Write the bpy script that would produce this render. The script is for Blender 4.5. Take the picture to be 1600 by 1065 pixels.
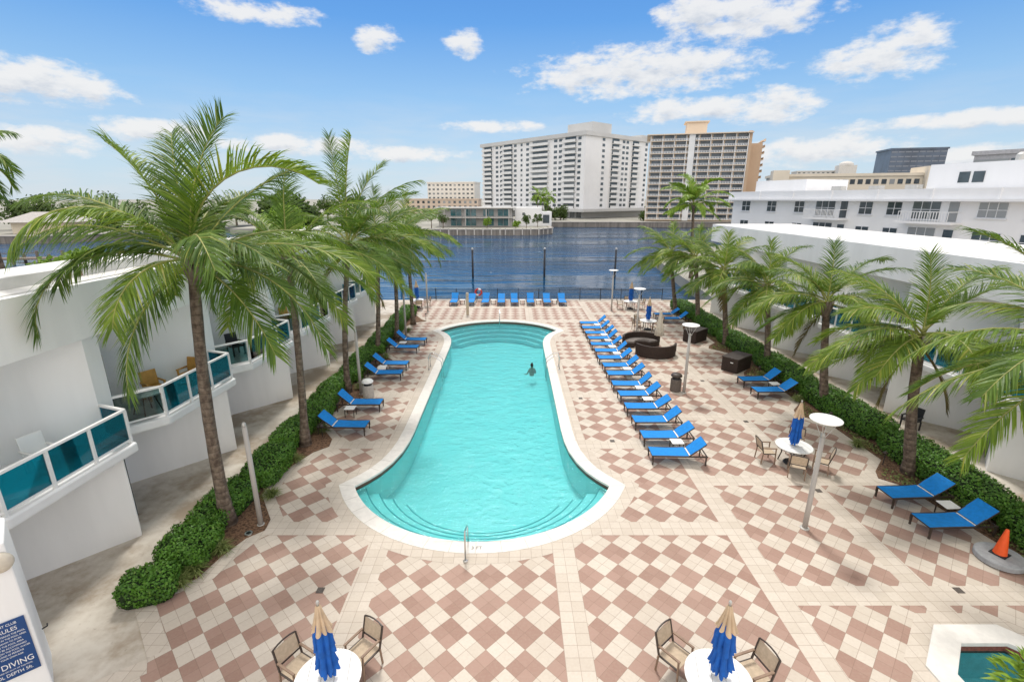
import bpy, math, random
from math import radians as R, sin, cos, pi
from mathutils import Vector, Matrix
from mathutils.geometry import tessellate_polygon

for _o in list(bpy.data.objects):
    bpy.data.objects.remove(_o)
SC = bpy.context.scene
COL = SC.collection

# ------------------------------------------------------------------ camera
cam = bpy.data.objects.new('camera', bpy.data.cameras.new('camera'))
COL.objects.link(cam)
cam.location = (0, 0, 9.5)
cam.rotation_euler = (R(90 - 16.4), 0, 0)
cam.data.sensor_width = 36
cam.data.lens = 16.99
cam.data.clip_start = 0.1
cam.data.clip_end = 9000
SC.camera = cam

# ------------------------------------------------------------------ light
SUN_EL, SUN_AZ = R(61), R(-5)          # azimuth measured from +Y towards +X
sd = bpy.data.lights.new('sun', 'SUN')
sd.energy = 1.5
sd.angle = R(10)
sd.color = (1.0, 0.96, 0.90)
sun = bpy.data.objects.new('sun', sd)
COL.objects.link(sun)
to_sun = Vector((sin(SUN_AZ) * cos(SUN_EL), cos(SUN_AZ) * cos(SUN_EL), sin(SUN_EL)))
sun.rotation_euler = to_sun.to_track_quat('Z', 'Y').to_euler()
sun.location = (0, 0, 60)

SC.view_settings.view_transform = 'Standard'
SC.view_settings.look = 'None'
SC.view_settings.gamma = 1
SC.view_settings.exposure = 0.87


class NT:
    """tiny helper to write node graphs as expressions"""
    def __init__(s, tree):
        s.t = tree
        s.n = tree.nodes
        s.l = tree.links

    def node(s, typ, **kw):
        n = s.n.new(typ)
        for k, v in kw.items():
            setattr(n, k, v)
        return n

    def set(s, sock, v):
        if isinstance(v, bpy.types.NodeSocket):
            s.l.new(v, sock)
        else:
            sock.default_value = v

    def m(s, op, a, b=0.0, c=0.0, clamp=False):
        n = s.node('ShaderNodeMath', operation=op, use_clamp=clamp)
        s.set(n.inputs[0], a)
        s.set(n.inputs[1], b)
        s.set(n.inputs[2], c)
        return n.outputs[0]

    def mix(s, f, a, b, blend='MIX'):
        n = s.node('ShaderNodeMix', data_type='RGBA', blend_type=blend)
        s.set(n.inputs[0], f)
        s.set(n.inputs[6], a if isinstance(a, bpy.types.NodeSocket) else tuple(a) + (1,) if len(a) == 3 else a)
        s.set(n.inputs[7], b if isinstance(b, bpy.types.NodeSocket) else tuple(b) + (1,) if len(b) == 3 else b)
        return n.outputs[2]

    def noise(s, vec, scale, detail=3, rough=.55, out=0):
        n = s.node('ShaderNodeTexNoise')
        if vec is not None:
            s.l.new(vec, n.inputs['Vector'])
        n.inputs['Scale'].default_value = scale
        n.inputs['Detail'].default_value = detail
        n.inputs['Roughness'].default_value = rough
        return n.outputs[out]

    def smooth(s, v, a, b, lo=0.0, hi=1.0):
        n = s.node('ShaderNodeMapRange', interpolation_type='SMOOTHSTEP')
        s.set(n.inputs[0], v)
        n.inputs[1].default_value = a
        n.inputs[2].default_value = b
        n.inputs[3].default_value = lo
        n.inputs[4].default_value = hi
        return n.outputs[0]

    def xyz(s, vec):
        n = s.node('ShaderNodeSeparateXYZ')
        s.l.new(vec, n.inputs[0])
        return n.outputs

    def comb(s, x, y, z):
        n = s.node('ShaderNodeCombineXYZ')
        s.set(n.inputs[0], x)
        s.set(n.inputs[1], y)
        s.set(n.inputs[2], z)
        return n.outputs[0]

    def pos(s):
        return s.node('ShaderNodeNewGeometry').outputs['Position']


# ------------------------------------------------------------------ world: Nishita sky with cumulus clouds
W = bpy.data.worlds.new('World')
SC.world = W
W.use_nodes = True
wt = NT(W.node_tree)
W.node_tree.nodes.clear()
sky = wt.node('ShaderNodeTexSky', sky_type='NISHITA')
sky.sun_disc = False
sky.sun_elevation = SUN_EL
sky.sun_rotation = SUN_AZ
sky.altitude = 0
sky.air_density = 1.0
sky.dust_density = 0.4
sky.ozone_density = 2.5
dirv = wt.node('ShaderNodeTexCoord').outputs['Generated']
dx, dy, dz = wt.xyz(dirv)
az = wt.m('ARCTAN2', dx, dy)
el = wt.m('ARCSINE', dz)
# the deep polarised blue higher up
ramp = wt.node('ShaderNodeValToRGB')
wt.l.new(wt.m('DIVIDE', el, 0.42, clamp=True), ramp.inputs[0])
cr = ramp.color_ramp
cr.elements[0].position, cr.elements[0].color = 0.0, (1.95, 2.4, 2.8, 1)
cr.elements[1].position, cr.elements[1].color = 1.0, (.16, .80, 2.35, 1)
for p_, c_ in ((.16, (1.75, 2.35, 2.9)), (.42, (.98, 1.85, 2.95)), (.70, (.36, 1.20, 2.75))):
    e_ = cr.elements.new(p_)
    e_.color = c_ + (1,)
skycol = wt.mix(.93, sky.outputs[0], ramp.outputs[0])
# (azimuth, elevation, half width, half height) in degrees
CLOUDS = [(-24.5, 16.3, 5.8, 1.1), (-13.8, 15.1, 2.5, 1.3), (-5.0, 15.1, 2.1, 1.35),
          (-42, 8.9, 7.0, 1.9), (-47, 9.3, 5, 1.4), (-43, 4.6, 5.0, 1.3),
          (13.5, 12.4, 12.5, 2.6), (8.0, 12.4, 6, 2.2), (22.5, 16.0, 8.0, 2.3), (18, 17.0, 4, 2.0),
          (34.0, 11.6, 5.4, 1.9), (36, 12.6, 3, 1.8), (40.5, 17.0, 3.4, 1.8), (34.2, 17.6, 2.8, 1.5),
          (27.5, 19.2, 1.8, 1.0), (9.5, 20.0, 6.0, .9), (25.5, 8.6, 5.5, 1.7), (19, 8.7, 8.0, 1.3),
          (31, 4.3, 7.5, 1.6), (41, 6.3, 9, .8), (-2, 7.5, 6.0, .7), (43, 3.2, 7, 1.2), (25, 4.0, 5, 1.3),
          (-22, 5.2, 9, 1.0), (-34, 6.0, 6, 1.1), (-12, 4.6, 7, .9), (47, 11.5, 3, .5)]
n_vec = wt.comb(wt.m('MULTIPLY', az, 1.0), wt.m('MULTIPLY', el, 2.1), 0.0)
n1 = wt.noise(n_vec, 20, 9, .62)
n_up = wt.comb(wt.m('ADD', az, -0.004), wt.m('MULTIPLY', wt.m('ADD', el, 0.016), 2.1), 0.0)
n2 = wt.noise(n_up, 20, 6, .62)


def cloud_field(elv):
    acc = None
    for a0, e0, ra, re in CLOUDS:
        u = wt.m('DIVIDE', wt.m('SUBTRACT', az, R(a0)), R(ra))
        v = wt.m('DIVIDE', wt.m('SUBTRACT', elv, R(e0)), R(re))
        q = wt.m('SUBTRACT', 1.0, wt.m('ADD', wt.m('MULTIPLY', u, u), wt.m('MULTIPLY', v, v)))
        acc = q if acc is None else wt.m('MAXIMUM', acc, q)
    return wt.m('MAXIMUM', acc, -1.2)


f1 = cloud_field(el)
f2 = cloud_field(wt.m('ADD', el, 0.016))
d1 = wt.m('ADD', f1, wt.m('MULTIPLY', wt.m('SUBTRACT', n1, 0.50), 3.6))
d2 = wt.m('ADD', f2, wt.m('MULTIPLY', wt.m('SUBTRACT', n2, 0.50), 3.6))
alpha = wt.smooth(d1, -0.1, 0.95)
shade = wt.smooth(d2, 0.35, 2.3)                       # cloud above this point: its base is in its own shade
cl = wt.mix(shade, (3.25, 3.25, 3.25), (1.75, 2.0, 2.4))
# thin veil low over the horizon
veil_n = wt.noise(wt.comb(az, wt.m('MULTIPLY', el, 5.0), 3.0), 7, 5, .55)
veil = wt.m('MULTIPLY', wt.smooth(el, 0.22, 0.01), wt.smooth(veil_n, 0.36, 0.68))
veil = wt.m('MULTIPLY', veil, 0.5)
skycol = wt.mix(veil, skycol, (2.65, 2.8, 2.95))
skycol = wt.mix(wt.m('MULTIPLY', alpha, 0.94), skycol, cl)
# unseen white cloud added overhead and behind the camera as neutral fill light
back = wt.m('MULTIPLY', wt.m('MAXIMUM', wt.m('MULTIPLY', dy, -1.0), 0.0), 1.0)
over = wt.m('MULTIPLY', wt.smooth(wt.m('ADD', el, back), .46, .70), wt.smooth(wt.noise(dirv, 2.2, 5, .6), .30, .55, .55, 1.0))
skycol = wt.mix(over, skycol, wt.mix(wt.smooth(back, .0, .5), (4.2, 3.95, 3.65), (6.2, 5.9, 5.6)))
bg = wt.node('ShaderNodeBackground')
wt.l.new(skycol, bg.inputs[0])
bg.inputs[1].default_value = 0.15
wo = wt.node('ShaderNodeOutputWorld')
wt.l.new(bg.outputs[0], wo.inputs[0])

# ------------------------------------------------------------------ materials
MATS = {}


def mat(name, col, rough=.6, var=.12, vscale=3.0, metal=0.0, bump=0.0, bscale=20.0, spec=.4, streak=False):
    if name in MATS:
        return MATS[name]
    m = bpy.data.materials.new(name)
    m.use_nodes = True
    t = NT(m.node_tree)
    p = m.node_tree.nodes['Principled BSDF']
    pos = t.pos()
    v = pos
    if streak:
        x, y, z = t.xyz(pos)
        v = t.comb(x, y, t.m('MULTIPLY', z, .15))
    n = t.noise(v, vscale, 5, .6)
    f = t.smooth(n, .3, .7)
    a = tuple(c * (1 - var) for c in col)
    b = tuple(min(1, c * (1 + var)) for c in col)
    t.l.new(t.mix(f, a, b), p.inputs['Base Color'])
    p.inputs['Roughness'].default_value = rough
    p.inputs['Metallic'].default_value = metal
    p.inputs['Specular IOR Level'].default_value = spec
    if bump > 0:
        bn = t.node('ShaderNodeBump')
        bn.inputs['Strength'].default_value = bump
        bn.inputs['Distance'].default_value = .02
        t.l.new(t.noise(pos, bscale, 4), bn.inputs['Height'])
        t.l.new(bn.outputs[0], p.inputs['Normal'])
    MATS[name] = m
    return m


def leafmat(name, dark, light, rough=.45, trans=.25, tip=None):
    m = bpy.data.materials.new(name)
    m.use_nodes = True
    t = NT(m.node_tree)
    p = m.node_tree.nodes['Principled BSDF']
    g = t.node('ShaderNodeNewGeometry')
    rnd = g.outputs['Random Per Island']
    n = t.noise(g.outputs['Position'], 1.3, 3)
    f = t.m('ADD', t.m('MULTIPLY', rnd, .65), t.m('MULTIPLY', t.smooth(n, .3, .7), .35))
    c = t.mix(f, dark, light)
    if tip:
        c = t.mix(t.smooth(rnd, .9, 1.0), c, tip)
    t.l.new(c, p.inputs['Base Color'])
    p.inputs['Roughness'].default_value = rough
    p.inputs['Specular IOR Level'].default_value = .32
    tr = t.node('ShaderNodeBsdfTranslucent')
    t.l.new(t.mix(.5, c, (.25, .4, .04)), tr.inputs[0])
    mx = t.node('ShaderNodeMixShader')
    mx.inputs[0].default_value = trans
    t.l.new(p.outputs[0], mx.inputs[1])
    t.l.new(tr.outputs[0], mx.inputs[2])
    out = m.node_tree.nodes['Material Output']
    t.l.new(mx.outputs[0], out.inputs[0])
    MATS[name] = m
    return m


def glassmat(name, tint, refl=1.0, rough=.02):
    m = bpy.data.materials.new(name)
    m.use_nodes = True
    t = NT(m.node_tree)
    m.node_tree.nodes.remove(m.node_tree.nodes['Principled BSDF'])
    tr = t.node('ShaderNodeBsdfTransparent')
    tr.inputs[0].default_value = tint + (1,)
    gl = t.node('ShaderNodeBsdfGlossy')
    gl.inputs['Roughness'].default_value = rough
    fr = t.node('ShaderNodeFresnel')
    fr.inputs[0].default_value = 1.45
    mx = t.node('ShaderNodeMixShader')
    t.l.new(t.m('MULTIPLY', fr.outputs[0], refl, clamp=True), mx.inputs[0])
    t.l.new(tr.outputs[0], mx.inputs[1])
    t.l.new(gl.outputs[0], mx.inputs[2])
    t.l.new(mx.outputs[0], m.node_tree.nodes['Material Output'].inputs[0])
    MATS[name] = m
    return m


WHITE = mat('white_stucco', (.84, .84, .83), .85, .05, .8, bump=.15, bscale=40, streak=True)
TRIM = mat('white_paint', (.82, .82, .81), .45, .03, 2)
ROOFW = mat('roof_membrane', (.70, .69, .665), .8, .12, .9)
CONC = None
BLUE = mat('blue_sling', (.003, .215, .62), .75, .10, 9, bump=.1, bscale=220)
BLUEC = mat('blue_canvas', (.006, .10, .42), .8, .15, 5, bump=.2, bscale=60)
TAN = mat('tan_canvas', (.56, .42, .28), .85, .1, 5, bump=.2, bscale=60)
CREAMC = mat('cream_canvas', (.62, .56, .46), .85, .1, 5)
BRONZE = mat('bronze_metal', (.045, .032, .024), .45, .15, 4, spec=.5)
BROWNF = mat('brown_chair_frame', (.24, .16, .11), .5, .15, 6)
SLING = mat('tan_sling', (.50, .40, .29), .8, .1, 12, bump=.15, bscale=200)
STEEL = mat('stainless_steel', (.62, .62, .62), .22, .05, 3, metal=1.0)
GALV = mat('galvanised_post', (.50, .49, .46), .5, .08, 2, metal=.25, streak=True)
POLEW = mat('aged_white_pole', (.42, .395, .365), .55, .10, 2, streak=True)
TABLEW = mat('white_table', (.80, .80, .78), .45, .03, 3)
DARKM = mat('black_metal', (.02, .02, .022), .5, .1, 3)
WICKER = mat('dark_wicker', (.035, .022, .017), .7, .35, 40, bump=.6, bscale=90)
CUSH = mat('grey_cushion', (.17, .15, .14), .9, .12, 8)
ORANGE = mat('orange_plastic', (.85, .11, .02), .5, .08, 4)
GREYC = mat('grey_concrete_base', (.33, .34, .35), .8, .12, 6, bump=.2, bscale=50)
RED = mat('red_plastic', (.55, .04, .03), .5, .1, 4)
MULCH = mat('brown_mulch', (.15, .085, .05), .95, .7, 16, bump=.9, bscale=45)
TRUNK = None
GLASS = glassmat('teal_glass', (.04, .56, .68), .85)
GLASSC = glassmat('smoked_glass', (.40, .52, .52), 1.2)
WOOD = mat('weathered_wood', (.20, .16, .13), .85, .25, 5, bump=.4)
YWOOD = mat('honey_wood', (.50, .27, .06), .5, .15, 6)
SKIN = mat('skin', (.50, .29, .20), .6, .08, 10)
HAIR = mat('dark_hair', (.03, .022, .016), .6, .2, 20)
SIGNB = mat('sign_blue', (.012, .06, .20), .4, .05, 3)
TOWEL = mat('white_towel', (.75, .74, .72), .95, .06, 14)
COPING = mat('pool_coping_stone', (.69, .665, .62), .75, .06, 5, bump=.15, bscale=30)
PTILE = mat('dark_waterline_tile', (.13, .055, .035), .35, .3, 18)
TEALGREY = mat('window_glass_dark', (.045, .06, .07), .12, .35, .6, spec=.9)
_t = NT(TEALGREY.node_tree)
_p = TEALGREY.node_tree.nodes['Principled BSDF']
_src = _p.inputs['Base Color'].links[0].from_socket
_r = _t.node('ShaderNodeObjectInfo').outputs['Random']
_t.l.new(_t.mix(_t.smooth(_r, .62, .98, 0, .8), _src, (.34, .35, .35)), _p.inputs['Base Color'])
TEALWIN = mat('window_glass_teal', (.03, .13, .15), .12, .4, .6, spec=.9)
TOWERW = mat('tower_white', (.80, .80, .80), .8, .04, .1)
TOWERG = mat('tower_grey_trim', (.56, .56, .55), .8, .06, .1)
BALW = mat('balcony_white', (.76, .76, .75), .7, .05, .4)
TOWERT = mat('tower_tan', (.72, .60, .47), .8, .06, .1)
TOWERO = mat('tower_orange', (.56, .40, .27), .8, .06, .1)
LOWW = mat('lowrise_white', (.765, .77, .78), .75, .03, .3, streak=True)
CREAMB = mat('cream_facade', (.70, .62, .50), .8, .06, .2)
DARKB = mat('dark_tower_glass', (.07, .10, .15), .35, .3, .15, spec=.6)
SEAW = mat('seawall_concrete', (.22, .20, .18), .9, .3, 1.0, streak=True)
SEAWALLP = mat('pale_seawall_cap', (.52, .49, .45), .85, .12, 1.0)
LEAF_H = leafmat('hedge_leaf', (.034, .10, .013), (.135, .31, .036), .4, .2, (.16, .27, .05))
LEAF_P = leafmat('palm_leaflet', (.028, .075, .009), (.155, .255, .034), .46, .26, (.27, .30, .07))
LEAF_Y = leafmat('palm_leaflet_yellow', (.046, .115, .010), (.265, .365, .038), .46, .32, (.38, .38, .07))
LEAF_B = leafmat('palm_leaflet_brown', (.09, .07, .03), (.22, .15, .06), .6, .2)
LEAF_T = leafmat('tree_leaf', (.030, .060, .015), (.085, .13, .03), .5, .2)
LEAF_L = leafmat('light_leaf', (.10, .19, .02), (.28, .42, .05), .45, .3)
LEAF_G = leafmat('liriope_blade', (.10, .15, .04), (.30, .33, .12), .5, .25)
RACH = mat('palm_midrib', (.27, .28, .075), .5, .3, 4)
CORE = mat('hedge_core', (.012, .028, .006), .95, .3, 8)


def trunkmat():
    m = bpy.data.materials.new('palm_trunk')
    m.use_nodes = True
    t = NT(m.node_tree)
    p = m.node_tree.nodes['Principled BSDF']
    pos = t.pos()
    x, y, z = t.xyz(pos)
    w = t.m('ADD', t.m('MULTIPLY', z, 9.0), t.m('MULTIPLY', t.noise(pos, 3, 3), 1.6))
    ring = t.m('PINGPONG', w, 1.0)
    n = t.noise(t.comb(x, y, t.m('MULTIPLY', z, .6)), 7, 5, .65)
    c = t.mix(t.smooth(n, .3, .7), (.075, .052, .038), (.225, .175, .13))
    c = t.mix(t.smooth(ring, .0, .25, .55, 0.0), c, (.05, .035, .025))
    t.l.new(c, p.inputs['Base Color'])
    p.inputs['Roughness'].default_value = .9
    b = t.node('ShaderNodeBump')
    b.inputs['Strength'].default_value = .6
    b.inputs['Distance'].default_value = .04
    t.l.new(t.m('ADD', ring, n), b.inputs['Height'])
    t.l.new(b.outputs[0], p.inputs['Normal'])
    return m


TRUNK = trunkmat()


def concmat():
    m = bpy.data.materials.new('stained_concrete')
    m.use_nodes = True
    t = NT(m.node_tree)
    p = m.node_tree.nodes['Principled BSDF']
    pos = t.pos()
    n1 = t.smooth(t.noise(pos, .42, 6, .62), .40, .58)
    n2 = t.smooth(t.noise(pos, 1.7, 6, .6), .42, .7)
    c = t.mix(n1, (.33, .265, .195), (.58, .535, .465))
    c = t.mix(t.m('MULTIPLY', n2, .5), c, (.38, .315, .245))
    c = t.mix(t.smooth(t.noise(pos, 9, 4), .62, .75, 0, .35), c, (.16, .12, .09))
    t.l.new(c, p.inputs['Base Color'])
    p.inputs['Roughness'].default_value = .8
    return m


CONC = concmat()

CREAM1, CREAM2 = (.535, .475, .40), (.60, .54, .465)
BRN1, BRN2 = (.300, .185, .145), (.375, .245, .198)


def deckmat(border_only=False):
    m = bpy.data.materials.new('cream_border_tile' if border_only else 'checker_deck_tile')
    m.use_nodes = True
    t = NT(m.node_tree)
    p = m.node_tree.nodes['Principled BSDF']
    pos = t.pos()
    X, Y, Z = t.xyz(pos)
    # axis aligned strips
    gx = t.m('DIVIDE', t.m('SUBTRACT', X, 1.45), .305)
    gy = t.m('DIVIDE', t.m('SUBTRACT', Y, 12.35), .305)

    def tilefac(u, v, w):
        fu = t.m('ABSOLUTE', t.m('SUBTRACT', t.m('FRACT', u), .5))
        fv = t.m('ABSOLUTE', t.m('SUBTRACT', t.m('FRACT', v), .5))
        g = t.m('GREATER_THAN', t.m('MAXIMUM', fu, fv), .5 - w)
        wn = t.node('ShaderNodeTexWhiteNoise', noise_dimensions='2D')
        t.l.new(t.comb(t.m('FLOOR', u), t.m('FLOOR', v), 0.0), wn.inputs['Vector'])
        return g, wn.outputs['Value']

    g2, r2 = tilefac(gx, gy, .016)
    mott = t.noise(pos, 16, 5, .6)
    dirt = t.smooth(t.noise(pos, .35, 5, .6), .35, .7)
    cream_b = t.mix(r2, CREAM1, CREAM2)
    if border_only:
        col, grout = cream_b, g2
    else:
        D = .8626
        xp = t.m('ADD', X, 2.731)
        yp = t.m('SUBTRACT', Y, 10.43)
        u = t.m('DIVIDE', t.m('ADD', xp, yp), D)
        v = t.m('DIVIDE', t.m('SUBTRACT', xp, yp), D)
        par = t.m('FLOORED_MODULO', t.m('ADD', t.m('FLOOR', u), t.m('FLOOR', v)), 2.0)
        par = t.m('GREATER_THAN', par, .5)
        g1, r1 = tilefac(t.m('MULTIPLY', u, 2.0), t.m('MULTIPLY', v, 2.0), .016)
        brown = t.mix(r1, BRN1, BRN2)
        cream = t.mix(r1, CREAM1, CREAM2)
        chk = t.mix(par, brown, cream)
        band = None
        for bx in (-3.8, 1.45, 6.65, 10.35):
            q = t.m('LESS_THAN', t.m('ABSOLUTE', t.m('SUBTRACT', X, bx)), .31)
            band = q if band is None else t.m('MAXIMUM', band, q)
        right = t.m('GREATER_THAN', X, 6.65)
        ph = t.m('ADD', Y, t.m('MULTIPLY', right, 2.56))
        hb = t.m('LESS_THAN', t.m('ABSOLUTE', t.m('SUBTRACT', t.m('FLOORED_MODULO', t.m('SUBTRACT', ph, 12.35 - 2.565), 5.13), 2.565)), .31)
        band = t.m('MAXIMUM', band, hb)
        col = t.mix(band, chk, cream_b)
        gm = t.node('ShaderNodeMix', data_type='FLOAT')
        t.set(gm.inputs[0], band)
        t.set(gm.inputs[2], g1)
        t.set(gm.inputs[3], g2)
        grout = gm.outputs[0]
    col = t.mix(t.smooth(mott, .35, .75, 0, .22), col, (.42, .33, .26))
    col = t.mix(t.m('MULTIPLY', dirt, .16), col, (.30, .24, .19))
    stain = t.smooth(t.noise(pos, 1.1, 7, .7), .56, .72, 0, .12)
    col = t.mix(stain, col, (.26, .20, .155))
    col = t.mix(t.m('MULTIPLY', grout, .62), col, (.22, .15, .11))
    t.l.new(col, p.inputs['Base Color'])
    p.inputs['Roughness'].default_value = .72
    p.inputs['Specular IOR Level'].default_value = .3
    b = t.node('ShaderNodeBump')
    b.inputs['Strength'].default_value = .35
    b.inputs['Distance'].default_value = .006
    t.l.new(t.m('SUBTRACT', mott, t.m('MULTIPLY', grout, 1.0)), b.inputs['Height'])
    t.l.new(b.outputs[0], p.inputs['Normal'])
    return m


DECK = deckmat()
BORDER = deckmat(True)


def watermats():
    # lagoon
    m = bpy.data.materials.new('lagoon_water')
    m.use_nodes = True
    t = NT(m.node_tree)
    p = m.node_tree.nodes['Principled BSDF']
    pos = t.pos()
    X, Y, Z = t.xyz(pos)
    wob = t.m('MULTIPLY', t.noise(pos, .05, 3), 6.0)
    yy = t.m('ADD', Y, wob)
    h1 = t.noise(t.comb(t.m('MULTIPLY', X, .45), yy, 0.0), .30, 5, .65)
    h2 = t.noise(t.comb(t.m('MULTIPLY', X, .8), Y, 4.0), 1.6, 3, .6)
    h0 = t.noise(t.comb(t.m('MULTIPLY', X, .25), yy, 2.0), .075, 4, .6)
    h3 = t.noise(t.comb(t.m('MULTIPLY', X, .22), Y, 9.0), .06, 4, .6)
    calm = t.smooth(h3, .40, .60, .12, 1.0)
    h = t.m('ADD', t.m('MULTIPLY', t.m('ADD', t.m('MULTIPLY', h1, 2.2), t.m('MULTIPLY', h2, .45)), calm), t.m('MULTIPLY', h0, 2.5))
    b = t.node('ShaderNodeBump')
    b.inputs['Strength'].default_value = 1.0
    b.inputs['Distance'].default_value = .26
    t.l.new(h, b.inputs['Height'])
    t.l.new(b.outputs[0], p.inputs['Normal'])
    p.inputs['Base Color'].default_value = (.004, .052, .125, 1)
    p.inputs['Roughness'].default_value = .08
    p.inputs['IOR'].default_value = 1.33
    p.inputs['Specular IOR Level'].default_value = .5
    # pool
    m2 = bpy.data.materials.new('pool_water')
    m2.use_nodes = True
    t = NT(m2.node_tree)
    m2.node_tree.nodes.remove(m2.node_tree.nodes['Principled BSDF'])
    pos = t.pos()
    X, Y, Z = t.xyz(pos)
    w1 = t.noise(t.comb(t.m('MULTIPLY', X, .75), Y, t.m('MULTIPLY', t.noise(pos, .4, 2), 2.0)), 2.3, 5, .62)
    w2 = t.noise(pos, 7.5, 3, .6)
    hh = t.m('ADD', w1, t.m('MULTIPLY', w2, .3))
    b = t.node('ShaderNodeBump')
    b.inputs['Strength'].default_value = .8
    b.inputs['Distance'].default_value = .10
    t.l.new(hh, b.inputs['Height'])
    tr = t.node('ShaderNodeBsdfTransparent')
    tr.inputs[0].default_value = (.42, .83, .85, 1)
    gl = t.node('ShaderNodeBsdfGlossy')
    gl.inputs['Roughness'].default_value = .06
    t.l.new(b.outputs[0], gl.inputs['Normal'])
    fr = t.node('ShaderNodeFresnel')
    fr.inputs[0].default_value = 1.42
    t.l.new(b.outputs[0], fr.inputs['Normal'])
    mx = t.node('ShaderNodeMixShader')
    t.l.new(fr.outputs[0], mx.inputs[0])
    t.l.new(tr.outputs[0], mx.inputs[1])
    t.l.new(gl.outputs[0], mx.inputs[2])
    t.l.new(mx.outputs[0], m2.node_tree.nodes['Material Output'].inputs[0])
    # plaster, with faint random mottling in its pale blue-green
    m3 = bpy.data.materials.new('pool_plaster')
    m3.use_nodes = True
    t = NT(m3.node_tree)
    p = m3.node_tree.nodes['Principled BSDF']
    c = t.mix(t.smooth(t.noise(t.pos(), .8, 5), .3, .7), (.60, .80, .80), (.68, .84, .83))
    t.l.new(c, p.inputs['Base Color'])
    p.inputs['Roughness'].default_value = .8
    return m, m2, m3


LAGOON, POOLW, PLASTER = watermats()


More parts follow.
